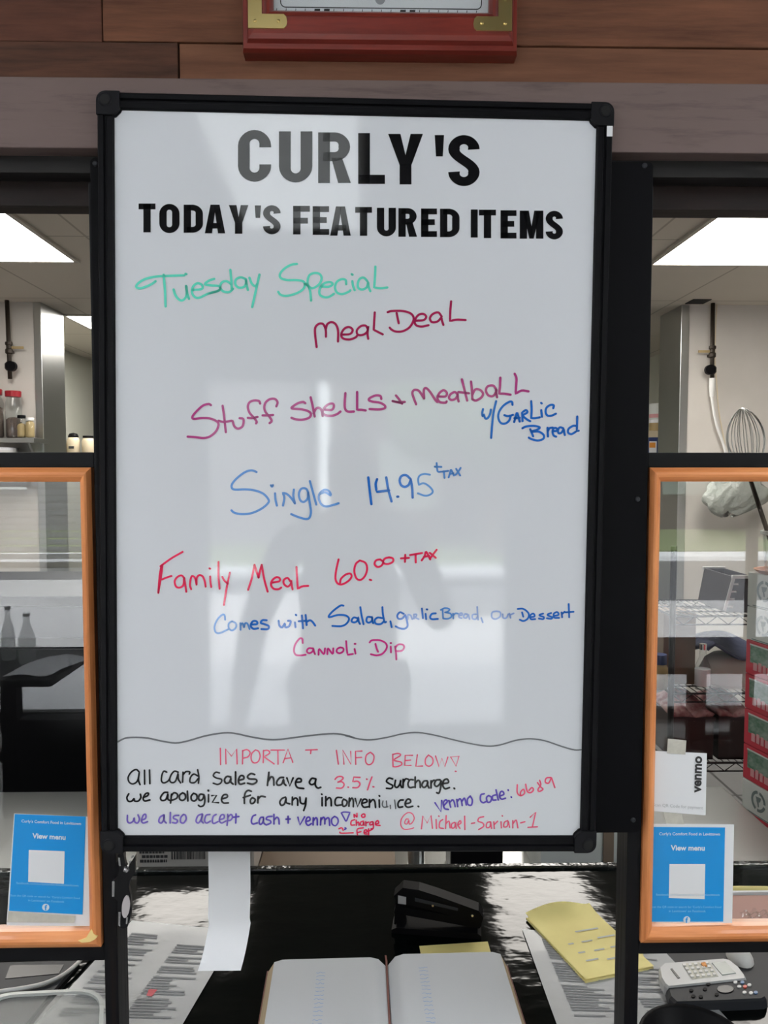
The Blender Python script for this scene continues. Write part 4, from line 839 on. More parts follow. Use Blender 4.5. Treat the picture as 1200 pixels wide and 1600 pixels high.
# receipt strip hanging behind the whiteboard
rs = MB(); n = 26
TLr, TRr = at(325, 1296, .012), at(390.5, 1296, .012)
zb = at(350, 1440, .012).z
def rfn(u, v):
    z_ = TLr.z+(zb-TLr.z)*min(1, v/.72); y = .012; x = TLr.x+(TRr.x-TLr.x)*u
    if v > .72:
        a = (v-.72)/.28*1.15; r_ = .055; z_ = zb-r_*sin(a)*.9; y = .012-r_*(1-cos(a)); x -= (v-.72)*.030*(1.0)
    elif v > .45: x -= (v-.45)*.006
    return Vector((x, y, z_))
rs.grid(rfn, 4, n)
single('receipt_strip', 'white paper receipt strip hanging below the whiteboard at the left', 'paper strip', rs, M['white'], smooth=True)

# black tool with magnet disc hanging on the left post
tb = thing('hanging_tool', 'black notched tool with a round grey disc hanging on the left post', 'tool', at(196, 1415, -.012))
TY = -.016
def tpoly(pts, y, d, name, m, parent): return MB().prism([at(x, y_, y) for x, y_ in pts], (0, d, 0)).build(name, m, parent, off=root_loc(tb))
bd = tpoly([(184, 1336), (193, 1334), (196, 1350), (198, 1354), (203, 1350), (211, 1337), (211, 1363), (203, 1376), (201, 1386), (204, 1400), (205, 1418), (203, 1436), (199, 1449), (192, 1451), (185, 1448), (183, 1430), (184, 1408), (177, 1402), (175, 1378), (182, 1372), (186, 1362)], TY, .006, 'body', M['blackgloss'], tb)
c = at(196.5, 1417, TY-.0005)
mb = MB(); mb.prism([at(196.5+6.2*cos(2*pi*k/24)+1.6*sin(2*pi*k/24), 1417-17.5*sin(2*pi*k/24), TY-.0016) for k in range(24)], (0, .0018, 0)); tag(mb.build('disc', M['disc'], bd, off=root_loc(tb)), 'round grey disc')
for pts in ([(184.5, 1340), (187.5, 1340), (189, 1353), (186, 1353)], [(175, 1377), (179, 1377), (178.5, 1401), (175, 1401)], [(185, 1425), (188.5, 1425), (188, 1448), (185, 1446)], [(197, 1434), (200, 1433), (199, 1444), (196.5, 1444)], [(205.5, 1338), (209, 1337), (208, 1340), (205, 1341)], [(202, 1345.5), (206, 1345), (204.5, 1348), (201.5, 1348)], [(198.5, 1352), (202, 1352), (201, 1355), (198.5, 1355)]):
    tpoly(pts, TY-.0014, .0016, 'metal_edge', M['chrome'], bd)
MB().lathe([(.0042, 0), (.0030, -.0022), (.0008, -.003)], at(197, 1359, TY), 14, 'Y').build('screw', M['chrome'], bd, off=root_loc(tb))
MB().box(at(184, 1360, 0).x, at(196, 1360, 0).x, TY+.005, .0005, at(190, 1420, 0).z, at(190, 1345, 0).z).build('mount', M['black'], tb)

# left end of the counter: cord, tub, dark machine
cp_ = [atz(x, y, CZ+.011) for x, y in smooth_path([(-60, 1556), (0, 1549), (60, 1539), (95, 1525), (120, 1506), (140, 1484), (170, 1462)], 5)]
single('charging_cable', 'white cable curving across the counter at the lower left', 'cable', MB().tube(cp_, .0030, 8), M['offwhite'], smooth=True)
mc = thing('card_machine', 'dark grey flat machine under the white cable at the lower left', 'machine', atz(50, 1510, CZ))
q = [(-60, 1505), (124, 1501), (72, 1560), (40, 1600), (-90, 1640)]
mb = MB(); mb.prism(quadz(q, CZ+.007), (0, 0, -.0065)); mb.build('body', M['darkgrey'], mc)
mb = MB(); mb.prism(quadz([(16, 1508), (100, 1507), (92, 1521), (8, 1529)], CZ+.0078), (0, 0, -.0012)); mb.build('screen', M['blackgloss'], mc)
tbx = thing('plastic_tub', 'clear lidded plastic tub at the lower left corner', 'tub', atz(80, 1600, CZ))
lidz = CZ+.0535
def roundpoly(q, z, r=.25, n=6):
    P = [atz(x, y, z) for x, y in q]; out = []
    for i in range(4):
        a, b, c_ = P[i-1], P[i], P[(i+1) % 4]
        p0 = b+(a-b)*r; p1 = b+(c_-b)*r
        for k in range(n+1):
            t = k/n; out.append(p0*(1-t)**2+b*2*t*(1-t)+p1*t*t)
    return out
tq = [(-20, 1556), (164, 1547), (158, 1680), (-60, 1690)]
rp = roundpoly(tq, lidz)
mb = MB(); cc = sum(rp, Vector())/len(rp); n = len(rp)
inner = [cc+(p-cc)*.93 for p in rp]
mb.add(rp+inner+[p+Vector((0, 0, .004)) for p in rp]+[p+Vector((0, 0, .004)) for p in inner], [(i, (i+1) % n, n+(i+1) % n, n+i) for i in range(n)]+[(2*n+i, 2*n+(i+1) % n, 3*n+(i+1) % n, 3*n+i) for i in range(n)]+[(i, (i+1) % n, 2*n+(i+1) % n, 2*n+i) for i in range(n)]+[(n+i, n+(i+1) % n, 3*n+(i+1) % n, 3*n+i) for i in range(n)])
M['tubrim'] = mat('milky_clear_rim', (.62, .66, .65, 1), .25, alpha=.65)
mb.build('lid_rim', M['tubrim'], tbx, smooth=False)
M['tublid'] = mat('milky_clear_lid', (.32, .34, .34, 1), .35, spec=.2, alpha=.35)
mb = MB(); mb.prism([p+Vector((0, 0, -.001)) for p in inner], (0, 0, -.0012)); mb.build('lid', M['tublid'], tbx)
mb = MB(); low = [cc+(p-cc)*.84-Vector((0, 0, .0435)) for p in rp]; up_ = [cc+(p-cc)*.92 for p in rp]
mb.add(up_+low, [(i, (i+1) % n, n+(i+1) % n, n+i) for i in range(n)]+[list(range(n, 2*n))]); mb.build('body', M['clear'], tbx)

# right end of the counter: cordless phone, remote, bowl, mouse, board
def slab(name, poly, ztop, zbot, m, parent, t, taper=1.0):
    top = [atz(x, y, ztop) for x, y in poly]; c_ = sum(top, Vector())/len(top)
    botp = [Vector((c_.x+(p.x-c_.x)*taper, c_.y+(p.y-c_.y)*taper, zbot)) for p in top]
    n = len(top); ins = [Vector((c_.x+(p.x-c_.x)*.96, c_.y+(p.y-c_.y)*.96, ztop)) for p in top]; top2 = [p-Vector((0, 0, min(.004, (ztop-zbot)*.3))) for p in top]
    mb = MB(); mb.add(ins+top2+botp, [list(range(n))]+[(i, (i+1) % n, n+(i+1) % n, n+i) for i in range(n)]+[(n+i, n+(i+1) % n, 2*n+(i+1) % n, 2*n+i) for i in range(n)]+[list(range(2*n, 3*n))])
    return mb.build(name, m, parent, off=root_loc(t))
C4 = lambda x, y: (1000+x/6, 1470+y/6)
single('glare_cover_mat', 'thin dark mat added over the counter glare, under the cordless phone and the remote control', 'mat', MB().prism(quadz([(1034, 1489), (1290, 1486), (1330, 1572), (1060, 1575)], CZ+.0004), (0, 0, -.0003)), M['darkgrey'])  # matte sheet added to hide the ceiling light mirrored in the worktop
ph = thing('cordless_phone', 'silver grey cordless phone with a small screen on the right of the counter', 'phone', atz(1100, 1530, CZ))
hb = slab('handset', [C4(*p) for p in ((175, 250), (220, 207), (500, 185), (790, 162), (850, 175), (930, 240), (985, 310), (1000, 350), (640, 390), (260, 428), (225, 400), (190, 340))], CZ+.020, CZ+.002, M['phone'], ph, ph, 1.0)
slab('screen', [C4(*p) for p in ((672, 202), (800, 192), (900, 300), (770, 318))], CZ+.0212, CZ+.0195, M['lcd'], hb, ph)
slab('earpiece', [C4(*p) for p in ((285, 260), (300, 255), (375, 345), (355, 350))], CZ+.021, CZ+.0195, M['blackgloss'], hb, ph)
slab('keypad', [C4(*p) for p in ((395, 212), (650, 190), (735, 330), (490, 358))], CZ+.0206, CZ+.0195, M['key'], hb, ph)
for i in range(5):
    for j in range(4):
        cx, cy = 415+i*52+j*24, 222-i*5+j*35
        slab('key', [C4(cx+a, cy+b) for a, b in ((-16, -9), (14, -11), (20, 8), (-10, 10))], CZ+.0222, CZ+.0205, M['offwhite'], hb, ph)
slab('orange_key', [C4(*p) for p in ((570, 203), (612, 196), (628, 228), (590, 236))], CZ+.0230, CZ+.0205, M['orange'], hb, ph)
rm = thing('remote_control', 'black remote control beside the cordless phone', 'remote', atz(1120, 1572, CZ))
rbd = slab('body', [C4(*p) for p in ((250, 432), (640, 402), (990, 365), (1060, 375), (1120, 430), (1185, 520), (1150, 540), (700, 560), (330, 572), (275, 520))], CZ+.017, CZ+.0005, M['darkgrey'], rm, rm, 1.03)
slab('dial', [C4(800+80*cos(2*pi*k/20), 450+36*sin(2*pi*k/20)) for k in range(20)], CZ+.0185, CZ+.0165, M['blackgloss'], rbd, rm)
for cx, cy, m in ((480, 460, 'black'), (640, 402, 'black'), (720, 500, 'black'), (500, 515, 'black'), (570, 520, 'black'), (610, 450, 'black'), (895, 385, 'phone'), (930, 425, 'phone'), (985, 425, 'redkey'), (1025, 410, 'phone'), (980, 480, 'phone'), (1040, 485, 'offwhite'), (1085, 480, 'bluekey'), (960, 385, 'bluekey')):
    slab('button', [C4(cx+20*cos(2*pi*k/10), cy+14*sin(2*pi*k/10)) for k in range(10)], CZ+.0185, CZ+.0165, M[m], rbd, rm)
ms = thing('computer_mouse', 'white rounded mouse behind the cordless phone', 'mouse', atz(1155, 1497, CZ))
mm = atz(1156, 1489, CZ+.010); mb = MB()
mb.grid(lambda u, v: Vector((mm.x+.020*cos(2*pi*u)*sin(pi/2*v), mm.y+.026*sin(2*pi*u)*sin(pi/2*v), CZ+.001+.018*cos(pi/2*v))), 20, 6); mb.build('shell', M['offwhite'], ms, smooth=True)
bw = atz(1054, 1567, CZ+.054)
bt = thing('black_bowl', 'round black bowl at the bottom right edge of the counter', 'bowl', (bw.x, bw.y-.072, CZ+.0005))
mb = MB(); mb.lathe([(.045, 0), (.058, .006), (.068, .030), (.072, .052), (.0705, .054), (.066, .050), (.058, .030), (.02, .012)], bt.location, 36); mb.build('bowl', M['black'], bt, smooth=True)
cbq = [(1110, 1399), (1215, 1399), (1250, 1462), (1110, 1462)]
cbt = thing('cutting_board', 'reddish brown board seen low through the right pane', 'board', atz(1170, 1430, CZ))
mb = MB(); mb.prism(quadz(cbq, CZ+.012), (0, 0, -.0115)); mb.build('board', M['card'], cbt)
M['board_brown'] = mat('reddish_board', lin(150, 105, 95, 1.5), .5)
cbt.children[0].data.materials[0] = M['board_brown']
e1, e2 = atz(1110, 1398, CZ+.012), atz(1215, 1398, CZ+.012)
MB().box(e1.x, e2.x, e1.y, e1.y+.006, CZ+.0005, CZ+.016).build('white_edge', M['white'], cbt)
yb = [atz(x, 1393, CZ+.012) for x in (1120, 1160, 1200, 1240)]
single('yellow_tube', 'long yellow rolled packet behind the brown board', 'packet', MB().tube([p+Vector((0, .012, -.004)) for p in yb], [.006, .0075, .007, .006], 10), M['yellow'], smooth=True)
wr = MB(); wc = atz(1183, 1432, CZ+.02)
wr.grid(lambda u, v: Vector((wc.x+.030*(u-.5)*1.6, wc.y+.03*(v-.5), CZ+.013+.008+.007*sin(13*u+7*v)*cos(9*v-5*u))), 14, 10)
single('plastic_wrap', 'crumpled clear plastic wrap on the brown board', 'wrap', wr, M['clear'])

# ================================================================== KITCHEN
# prep table just behind the counter
PT = .70; PY0, PY1 = CY+.04, CY+.62
pt = thing('prep_table', 'low steel prep table behind the counter', 'table', (0, (PY0+PY1)/2, 0))
MB().box(-1.1, 1.0, PY0, PY1, PT-.03, PT, .003).build('top', M['steel'], pt)
for x in (-1.06, .96):
    for y in (PY0+.04, PY1-.04): MB().tube([(x, y, 0), (x, y, PT-.03)], .018, 10).build('leg', M['steel'], pt)
by = PY0+.06
bx = [at(x, 1345, by).x for x in (213, 397)]
cbx = thing('carton', 'grey brown carton with a barcode label seen under the whiteboard', 'carton', ((bx[0]+bx[1])/2, by+.1, PT))
bb = MB().box(bx[0], bx[1], by, by+.2, PT, PT+.2, .002).build('box', M['boxgrey'], cbx)
lb = MB().box(at(222, 1345, by).x, at(392, 1345, by).x, by-.0012, by+.0005, PT+.012, PT+.12).build('label', M['white'], bb, off=root_loc(cbx))
lb.data.materials[0] = mat('grey_label', (.42, .40, .38, 1), .6)
bm_ = MB(); x = at(268, 1338, by).x; xe = at(322, 1338, by).x; rr2 = random.Random(5); zt, zb_ = at(300, 1326, by).z, at(300, 1342, by).z
while x < xe:
    w = rr2.choice((.0012, .002, .0032)); bm_.box(x, x+w, by-.0018, by-.001, zb_, zt); x += w+rr2.choice((.0014, .0022))
bm_.build('barcode', M['black_print'], lb, off=root_loc(cbx))
tm = MB()
for (xa_, xb_, yy) in ((222, 262, 1338), (219, 261, 1345), (218, 258, 1331), (216, 320, 1356)):
    p, q = at(xa_, yy, by), at(xb_, yy, by); k = p.x
    while k < q.x: w = rr2.uniform(.003, .008); tm.box(k, min(k+w, q.x), by-.0018, by-.001, p.z-.003, p.z+.003); k += w+.0015
tm.build('printed_text', M['black_print'], lb, off=root_loc(cbx))
fo = [at(405, 1350, by+.06).x, at(618, 1350, by+.06).x]
single('brown_folder', 'flat brown folder lying behind the counter under the whiteboard', 'folder', MB().box(fo[0], fo[1], by+.02, by+.25, PT, PT+.028, .003), M['card'])
for x_a, x_b, m, h, n, l, c in ((640, 668, 'steel', .12, 'steel_canister', 'steel canister standing behind the counter under the whiteboard', 'canister'), (706, 790, 'black', .12, 'black_caddy', 'black caddy behind the counter under the whiteboard', 'caddy')):
    a, b = at(x_a, 1345, by).x, at(x_b, 1345, by).x
    if n == 'steel_canister': single(n, l, c, MB().lathe([((b-a)/2, 0), ((b-a)/2, h), ((b-a)/2*.9, h+.004), (.002, h+.005)], ((a+b)/2, by+.08, PT), 20), M[m], smooth=False)
    else: single(n, l, c, MB().box(a, b, by+.03, by+.13, PT, PT+h, .004), M[m])
gc = [at(x, 1340, by).x for x in (845, 968)]
gct = thing('grey_carton', 'pale grey green carton with a dark brown flap left of the right post', 'carton', ((gc[0]+gc[1])/2, by+.1, PT))
gb = MB().box(gc[0], gc[1], by, by+.2, PT, PT+.16, .002).build('box', M['cartwhite'], gct)
MB().box(at(942, 1340, by).x, at(958, 1340, by).x, by-.004, by+.002, PT+.004, PT+.155).build('flap', M['card'], gb, off=root_loc(gct))

# dark cabinet added behind the left pane so that its reflection dominates
wc_ = thing('backing_cabinet', 'tall black cabinet added behind the left pane as a dark backing for its reflection', 'cabinet', (-1.25, 1.75, 0))
cx0, cx1, cy0, cy1, ch = -1.75, -.62, 1.45, 2.05, 1.20
MB().box(cx0, cx1, cy0, cy1, .08, ch, .006).build('body', M['black'], wc_)
d_ = MB().box(cx0+.03, cx1-.03, cy0-.022, cy0, .14, ch-.16, .004).build('door', M['blackgloss'], wc_)
MB().tube([(cx1-.10, cy0-.05, .45), (cx1-.10, cy0-.05, .95)], .010, 10).box(cx1-.11, cx1-.09, cy0-.05, cy0-.02, .46, .48).box(cx1-.11, cx1-.09, cy0-.05, cy0-.02, .92, .94).build('handle', M['chrome'], d_, off=root_loc(wc_))
MB().box(cx0+.04, cx1-.04, cy0-.012, cy0, ch-.13, ch-.03, .003).build('control_panel', M['darkgrey'], wc_)
for x in (cx0+.06, cx1-.06):
    for y in (cy0+.06, cy1-.06): MB().tube([(x, y, 0), (x, y, .08)], .025, 10).build('foot', M['black'], wc_)

# wire shelving
SY0, SY1 = 1.72, 2.05; sxa, sxb = at(1000, 940, SY1).x, at(1245, 940, SY1).x
zs = [at(1100, 938, SY1).z, at(1100, 1046, SY1).z, at(1100, 1143, SY1).z, .16]
ws = thing('wire_shelving', 'grey wire shelving unit behind the right pane', 'shelving', ((sxa+sxb)/2, (SY0+SY1)/2, 0))
for z_ in zs:
    mb = MB()
    for y in (SY0, SY1):
        mb.tube([(sxa, y, z_), (sxb, y, z_)], .004, 6); mb.tube([(sxa, y, z_-.03), (sxb, y, z_-.03)], .003, 6)
        k = sxa; s_ = 1
        while k < sxb-.04: mb.tube([(k, y, z_-.03*(s_ < 0)), (k+.04, y, z_-.03*(s_ > 0))], .0018, 5); k += .04; s_ = -s_
    for x in (sxa, sxb): mb.tube([(x, SY0, z_), (x, SY1, z_)], .004, 6)
    k = sxa+.025
    while k < sxb: mb.tube([(k, SY0, z_), (k, SY1, z_)], .0017, 5); k += .025
    for y in (SY0+.11, SY0+.22): mb.tube([(sxa, y, z_-.004), (sxb, y, z_-.004)], .003, 6)
    mb.build('wire_shelf', M['wire'], ws)
for x in (sxa, sxb):
    for y in (SY0, SY1): MB().tube([(x, y, 0), (x, y, zs[0]+.25)], .011, 10).build('post', M['wire'], ws)

def xr(a, b, y, Y): return at(a, y, Y).x, at(b, y, Y).x
# dark crate on top shelf
a, b = xr(1112, 1160, 930, 1.85); z0c = zs[0]+.005
ck = thing('dark_crate', 'dark maroon slotted crate with a pale rim on the top wire shelf', 'crate', ((a+b)/2, 1.88, z0c))
M['maroon_crate'] = mat('dark_maroon_plastic', (.022, .010, .012, 1), .4)
mb = MB(); h = .13
mb.prism([(a+.012, 1.76, z0c), (b, 1.76, z0c), (b, 1.76, z0c+h), (a+.035, 1.76, z0c+h)], (0, .008, 0)); mb.prism([(a+.012, 1.99, z0c), (b, 1.99, z0c), (b, 1.99, z0c+h), (a+.035, 1.99, z0c+h)], (0, .008, 0))
mb.prism([(a+.012, 1.76, z0c), (a+.018, 1.76, z0c), (a+.041, 1.76, z0c+h), (a+.035, 1.76, z0c+h)], (0, .238, 0)); mb.box(b-.006, b, 1.76, 1.998, z0c, z0c+h); mb.box(a+.014, b, 1.76, 1.998, z0c, z0c+.006)
cb_ = mb.build('body', M['maroon_crate'], ck)
mb = MB(); mb.box(a+.030, b+.004, 1.752, 1.762, z0c+h-.006, z0c+h+.006); mb.box(a+.030, b+.004, 1.996, 2.006, z0c+h-.006, z0c+h+.006); mb.build('rim', M['offwhite'], ck)
mb = MB(); mb.prism([(a, 1.756, z0c+.01), (a+.01, 1.756, z0c+.005), (a+.042, 1.756, z0c+h), (a+.03, 1.756, z0c+h)], (0, -.003, 0))
for i in range(4): mb.box(a+.012+.006*i, a+.034+.006*i, 1.753, 1.756, z0c+.02+.027*i, z0c+.026+.027*i)
mb.build('pale_ribs', M['offwhite'], cb_, off=root_loc(ck))
# navy cloth on grey bowl, brown box, jars on middle shelf
z0c = zs[1]+.005
a, b = xr(1106, 1166, 1030, 1.86); gx = (a+b)/2
gb_ = thing('grey_bowl', 'upturned grey bowl under the navy cloth on the middle wire shelf', 'bowl', (gx, 1.86, z0c))
mb = MB(); rr_ = .105; mb.lathe([(rr_, 0), (rr_, .012), (rr_*.95, .04), (rr_*.75, .085), (rr_*.5, .105), (.002, .108)], (gx, 1.86, z0c), 28); mb.build('shell', M['lampframe'], gb_, smooth=True)
MB().lathe([(rr_+.008, 0), (rr_+.008, .006), (rr_, .007)], (gx, 1.86, z0c), 28).build('rim', M['lampframe'], gb_)
mb = MB(); cz0 = z0c+.112
mb.grid(lambda u, v: Vector((gx-.118+.24*u, 1.755+.24*v, cz0+.028*sin(5*u+2)*cos(4*v)+.020+.05*max(0, .5-u)*(1-abs(v-.5))-.3*max(0, abs(u-.5)-.40))), 20, 14)
nv = single('navy_cloth', 'crumpled navy cloth draped over the grey bowl', 'cloth', mb, M['navy'], smooth=True)
md = nv.modifiers.new('thick', 'SOLIDIFY'); md.thickness = .012; md.offset = 1
a, b = xr(1024, 1073, 1000, 1.9)
bbx = thing('brown_box', 'plain brown box at the left end of the middle wire shelf', 'box', ((a+b)/2, 1.9, z0c))
MB().box(a, b, 1.82, 2.0, z0c, at(1040, 958, 1.82).z, .002).build('carton', M['card'], bbx)
a2 = at(1031, 1000, 1.78).x
jr = thing('yellow_jar', 'small jar with yellow contents and dark lid in front of the brown box', 'jar', (a2, 1.775, z0c))
MB().lathe([(.026, 0), (.028, .01), (.028, .075), (.020, .09)], (a2, 1.775, z0c), 18).build('body', M['amber'], jr, smooth=True)
MB().lathe([(.024, .09), (.024, .125), (.002, .127)], (a2, 1.775, z0c), 18).build('lid', M['bluebox'], jr)
a2 = at(1098, 1040, 1.76).x
bo = thing('reflected_bottle', 'clear bottle on the middle wire shelf standing in for a reflected squeeze bottle', 'bottle', (a2, 1.76, z0c))  # a bottle's reflection in the pane, built as a solid bottle
MB().lathe([(.024, 0), (.026, .01), (.026, .085), (.012, .12), (.011, .145)], (a2, 1.76, z0c), 18).build('body', M['clear'], bo, smooth=True)
MB().lathe([(.0268, .015), (.0268, .075)], (a2, 1.76, z0c), 18).build('label', M['white'], bo)
MB().lathe([(.013, .145), (.013, .165), (.002, .166)], (a2, 1.76, z0c), 14).build('cap', M['chrome'], bo)
# dark bins with wrapped bread on lower shelf
z0c = zs[2]+.005
for i, (xa_, xb_) in enumerate(((1042, 1104), (1112, 1166))):
    a, b = xr(xa_, xb_, 1110, 1.8)
    t = thing('dark_bin', 'dark open bin of wrapped loaves on the lower wire shelf, %s of two' % ('left' if i == 0 else 'right'), 'bin', ((a+b)/2, 1.88, z0c), 'dark bins on the wire shelf')
    h = .155; mb = MB(); mb.box(a, b, 1.74, 1.748, z0c, z0c+h); mb.box(a, b, 2.0, 2.008, z0c, z0c+h); mb.box(a, a+.006, 1.748, 2.0, z0c, z0c+h); mb.box(b-.006, b, 1.748, 2.0, z0c, z0c+h); mb.box(a, b, 1.74, 2.008, z0c, z0c+.006)
    mb.build('tub', M['darkbin'], t)
    MB().box(a-.004, b+.004, 1.734, 1.742, z0c+h-.012, z0c+h).build('rim', M['maroon_crate'], t)
    mb = MB(); mb.grid(lambda u, v: Vector((a+.01+(b-a-.02)*u, 1.75+.24*v, z0c+h-.02+.045*sin(pi*u)*sin(pi*v)+.012*sin(9*u+4*v+i))), 16, 12)
    lo_ = single('wrapped_loaf', 'pinkish wrapped loaf piled in the %s dark bin' % ('left' if i == 0 else 'right'), 'loaf', mb, M['bread'], 'wrapped loaves in the dark bins', smooth=True)
    md = lo_.modifiers.new('thick', 'SOLIDIFY'); md.thickness = .03; md.offset = -1

# stack of cartons at the right edge on a low steel stand
tops = [893, 946, 998, 1051, 1105, 1160, 1214, 1262, 1312]
SYb = 1.30; ang = R(-10); ctz = [at(1166, y, SYb).z for y in tops]
sxp = at(1166, 1000, SYb); Bw, Bd = .30, .40
org = Vector((sxp.x, SYb, 0)); ca, sa = cos(ang), sin(ang)
# left face runs towards the viewer and to the right
fd = Vector((.195, -.98, 0)).normalized(); fr2 = Vector((.98, .195, 0)).normalized()
cen = org+fd*(Bd/2)+fr2*(Bw/2); rz = atan2(fr2.y, fr2.x)
def cart(i, z1, z0, base, kind, label, top=False):
    t = thing('carton', label, 'carton', (cen.x, cen.y, z0+.0008), 'cartons stacked at the right', local=True, rot=(0, 0, rz))
    h = z1-z0-.0016
    body = MB().box(-Bw/2, Bw/2, -Bd/2, Bd/2, 0, h, .003).build('box', M[base], t)
    X = -Bw/2-.0008
    if kind == 'red':
        MB().box(X, X+.001, -Bd/2+.01, Bd/2-.020, h*.36, h*.90).build('green_picture_print', M['cartgreen'], body)
        MB().box(X-.0003, X+.001, -Bd/2+.008, Bd/2-.018, h*.87, h*.91).build('white_stripe_print', M['cartwhite'], body)
        mb = MB(); mb2 = MB(); r3 = random.Random(9)
        y = Bd/2-.035
        while y > -Bd/2+.05:
            w = r3.uniform(.012, .02); mb.box(X-.0004, X+.001, y-w, y, h*.16, h*.36+r3.uniform(0, .008)); y -= w+.006
        mb.build('pale_lettering_print', M['cartpink'], body)
    else:
        mb = MB(); cy_ = Bd/2-.072; cz2 = h*.52
        for k in range(22):
            if k % 6 == 5: continue
            a0, a1 = 2*pi*k/22, 2*pi*(k+1)/22
            mb.add([(X, cy_+r_*cos(q_), cz2+r_*1.0*sin(q_)) for r_, q_ in ((.022, a0), (.031, a0), (.031, a1), (.022, a1))], [(0, 1, 2, 3)])
        mb.add([(X, cy_+y, cz2+z_) for y, z_ in ((.012, .012), (-.012, .014), (-.008, .002), (.004, -.006), (.002, -.016), (-.004, -.016), (-.002, -.004), (.010, .002))], [(0, 1, 2, 3), (3, 4, 5, 6, 7)])
        mb.build('crest_print', M['crest'], body)
        MB().box(X-.0002, X+.001, -Bd/2+.02, Bd/2-.025, h*.03, h*.06).build('line_print', M['crest'], body)
    return t
names = ['topmost white carton with a round crest under the clear tub', 'second white carton with a round crest, just above the red cartons', 'topmost red carton with a green picture', 'second red carton with a green picture from the top', 'third red carton with a green picture from the top', 'lowest of the four stacked red cartons', 'lower white carton beneath the red cartons', 'bottom red carton resting on the steel stand']
kinds = ['white', 'white', 'red', 'red', 'red', 'red', 'white', 'red']
for i in range(8): cart(i, ctz[i], ctz[i+1], 'cartred' if kinds[i] == 'red' else 'cartwhite', kinds[i], names[i])
sdz = ctz[8]
sd2 = thing('steel_stand', 'low steel stand under the stacked cartons', 'stand', (cen.x, cen.y, 0), local=True, rot=(0, 0, rz))
MB().box(-Bw/2-.02, Bw/2+.02, -Bd/2-.02, Bd/2+.02, sdz-.03, sdz-.0005, .003).build('top', M['steel'], sd2)
for x in (-1, 1):
    for y in (-1, 1): MB().tube([(x*Bw/2, y*Bd/2, 0), (x*Bw/2, y*Bd/2, sdz-.03)], .014, 10).build('leg', M['steel'], sd2)
# orange tray + clear tub + whisk on top of the stack
tz = ctz[0]
tp_ = org+fd*.070+fr2*.064
ot = single('orange_tray', 'flat orange brown tray on the topmost white carton', 'tray', MB().lathe([(.066, 0), (.078, .010), (.080, .012), (.070, .012), (.060, .004), (.002, .004)], (tp_.x, tp_.y, tz+.0008), 32), M['orange'], smooth=False)
M['tray'] = mat('orange_brown_plastic', (.40, .15, .06, 1), .5); ot.data.materials[0] = M['tray']
cu = thing('clear_tub', 'clear plastic tub holding the whisk on top of the cartons', 'tub', (tp_.x, tp_.y, tz+.006))
MB().lathe([(.045, 0), (.050, .004), (.058, .115), (.061, .118), (.058, .120), (.055, .116), (.047, .008), (.002, .006)], (tp_.x, tp_.y, tz+.006), 28).build('body', M['clear'], cu, smooth=True)
MB().lathe([(.059, .108), (.064, .110), (.064, .119), (.059, .121)], (tp_.x, tp_.y, tz+.006), 28).build('rim', M['tubrim'], cu)
wy = tp_.y
hb_, ht_, wt_ = Vector((tp_.x-.012, wy, tz+.016)), at(1171, 745, wy), at(1160, 637, wy)
wk = thing('whisk', 'wire balloon whisk standing handle down in the clear tub', 'whisk', hb_)
ax = (wt_-ht_); Lw = ax.length; ax = ax/Lw
MB().tube([hb_, hb_*.5+ht_*.5, ht_], [.006, .0065, .006], 12).build('handle', M['iron'], wk, smooth=True)
side = Vector((1, 0, 0)); side = (side-ax*side.dot(ax)).normalized(); dep = ax.cross(side)
mbw = MB(); RW = abs(at(1192, 690, wy).x-at(1134, 690, wy).x)/2
for k in range(9):
    d_ = side*cos(pi*k/9)+dep*sin(pi*k/9); pts = []
    for j in range(33):
        t = -1+2*j/32; q_ = abs(t)**1.4; s_ = 1 if t > 0 else -1      # 0 at the tip, 1 at the handle
        pts.append(ht_+ax*(Lw*(1-q_))+d_*(s_*(RW*(1-.07*(k % 3))*sin(pi*min(1, q_**.85))**.8+.004*q_)))
    mbw.tube(pts, .0013, 6)
mbw.build('wire_balloon', M['steel'], wk, smooth=True)

# crumpled plastic bag on the wall right of the right steel end, with hook
bgc = at(1148, 775, KY-.16)
bg = MB()
def bagf(u, v):
    th = 2*pi*u; h = v
    r = .035+.10*sin(pi*min(1, h*1.02))**.7+.018*sin(5*th+6*h)+.010*sin(11*th-9*h)
    return Vector((bgc.x+.09*(h-.5)+r*1.35*cos(th), bgc.y+r*.45*sin(th), bgc.z-.11+.24*h+.02*sin(3*th)))
bg.grid(bagf, 40, 16)
bgo = single('plastic_bag', 'crumpled milky plastic bag hanging on the kitchen wall behind the right pane', 'bag', bg, M['bag'], smooth=True)
hk = MB(); hz = bgc.z+.13
hk.tube([(bgc.x+.045, KY-.001, hz), (bgc.x+.045, KY-.06, hz), (bgc.x+.045, KY-.16, hz-.005), (bgc.x+.045, KY-.17, hz-.03)], .005, 8)
single('wall_hook', 'dark wall hook carrying the milky plastic bag', 'hook', hk, M['iron'], smooth=True)

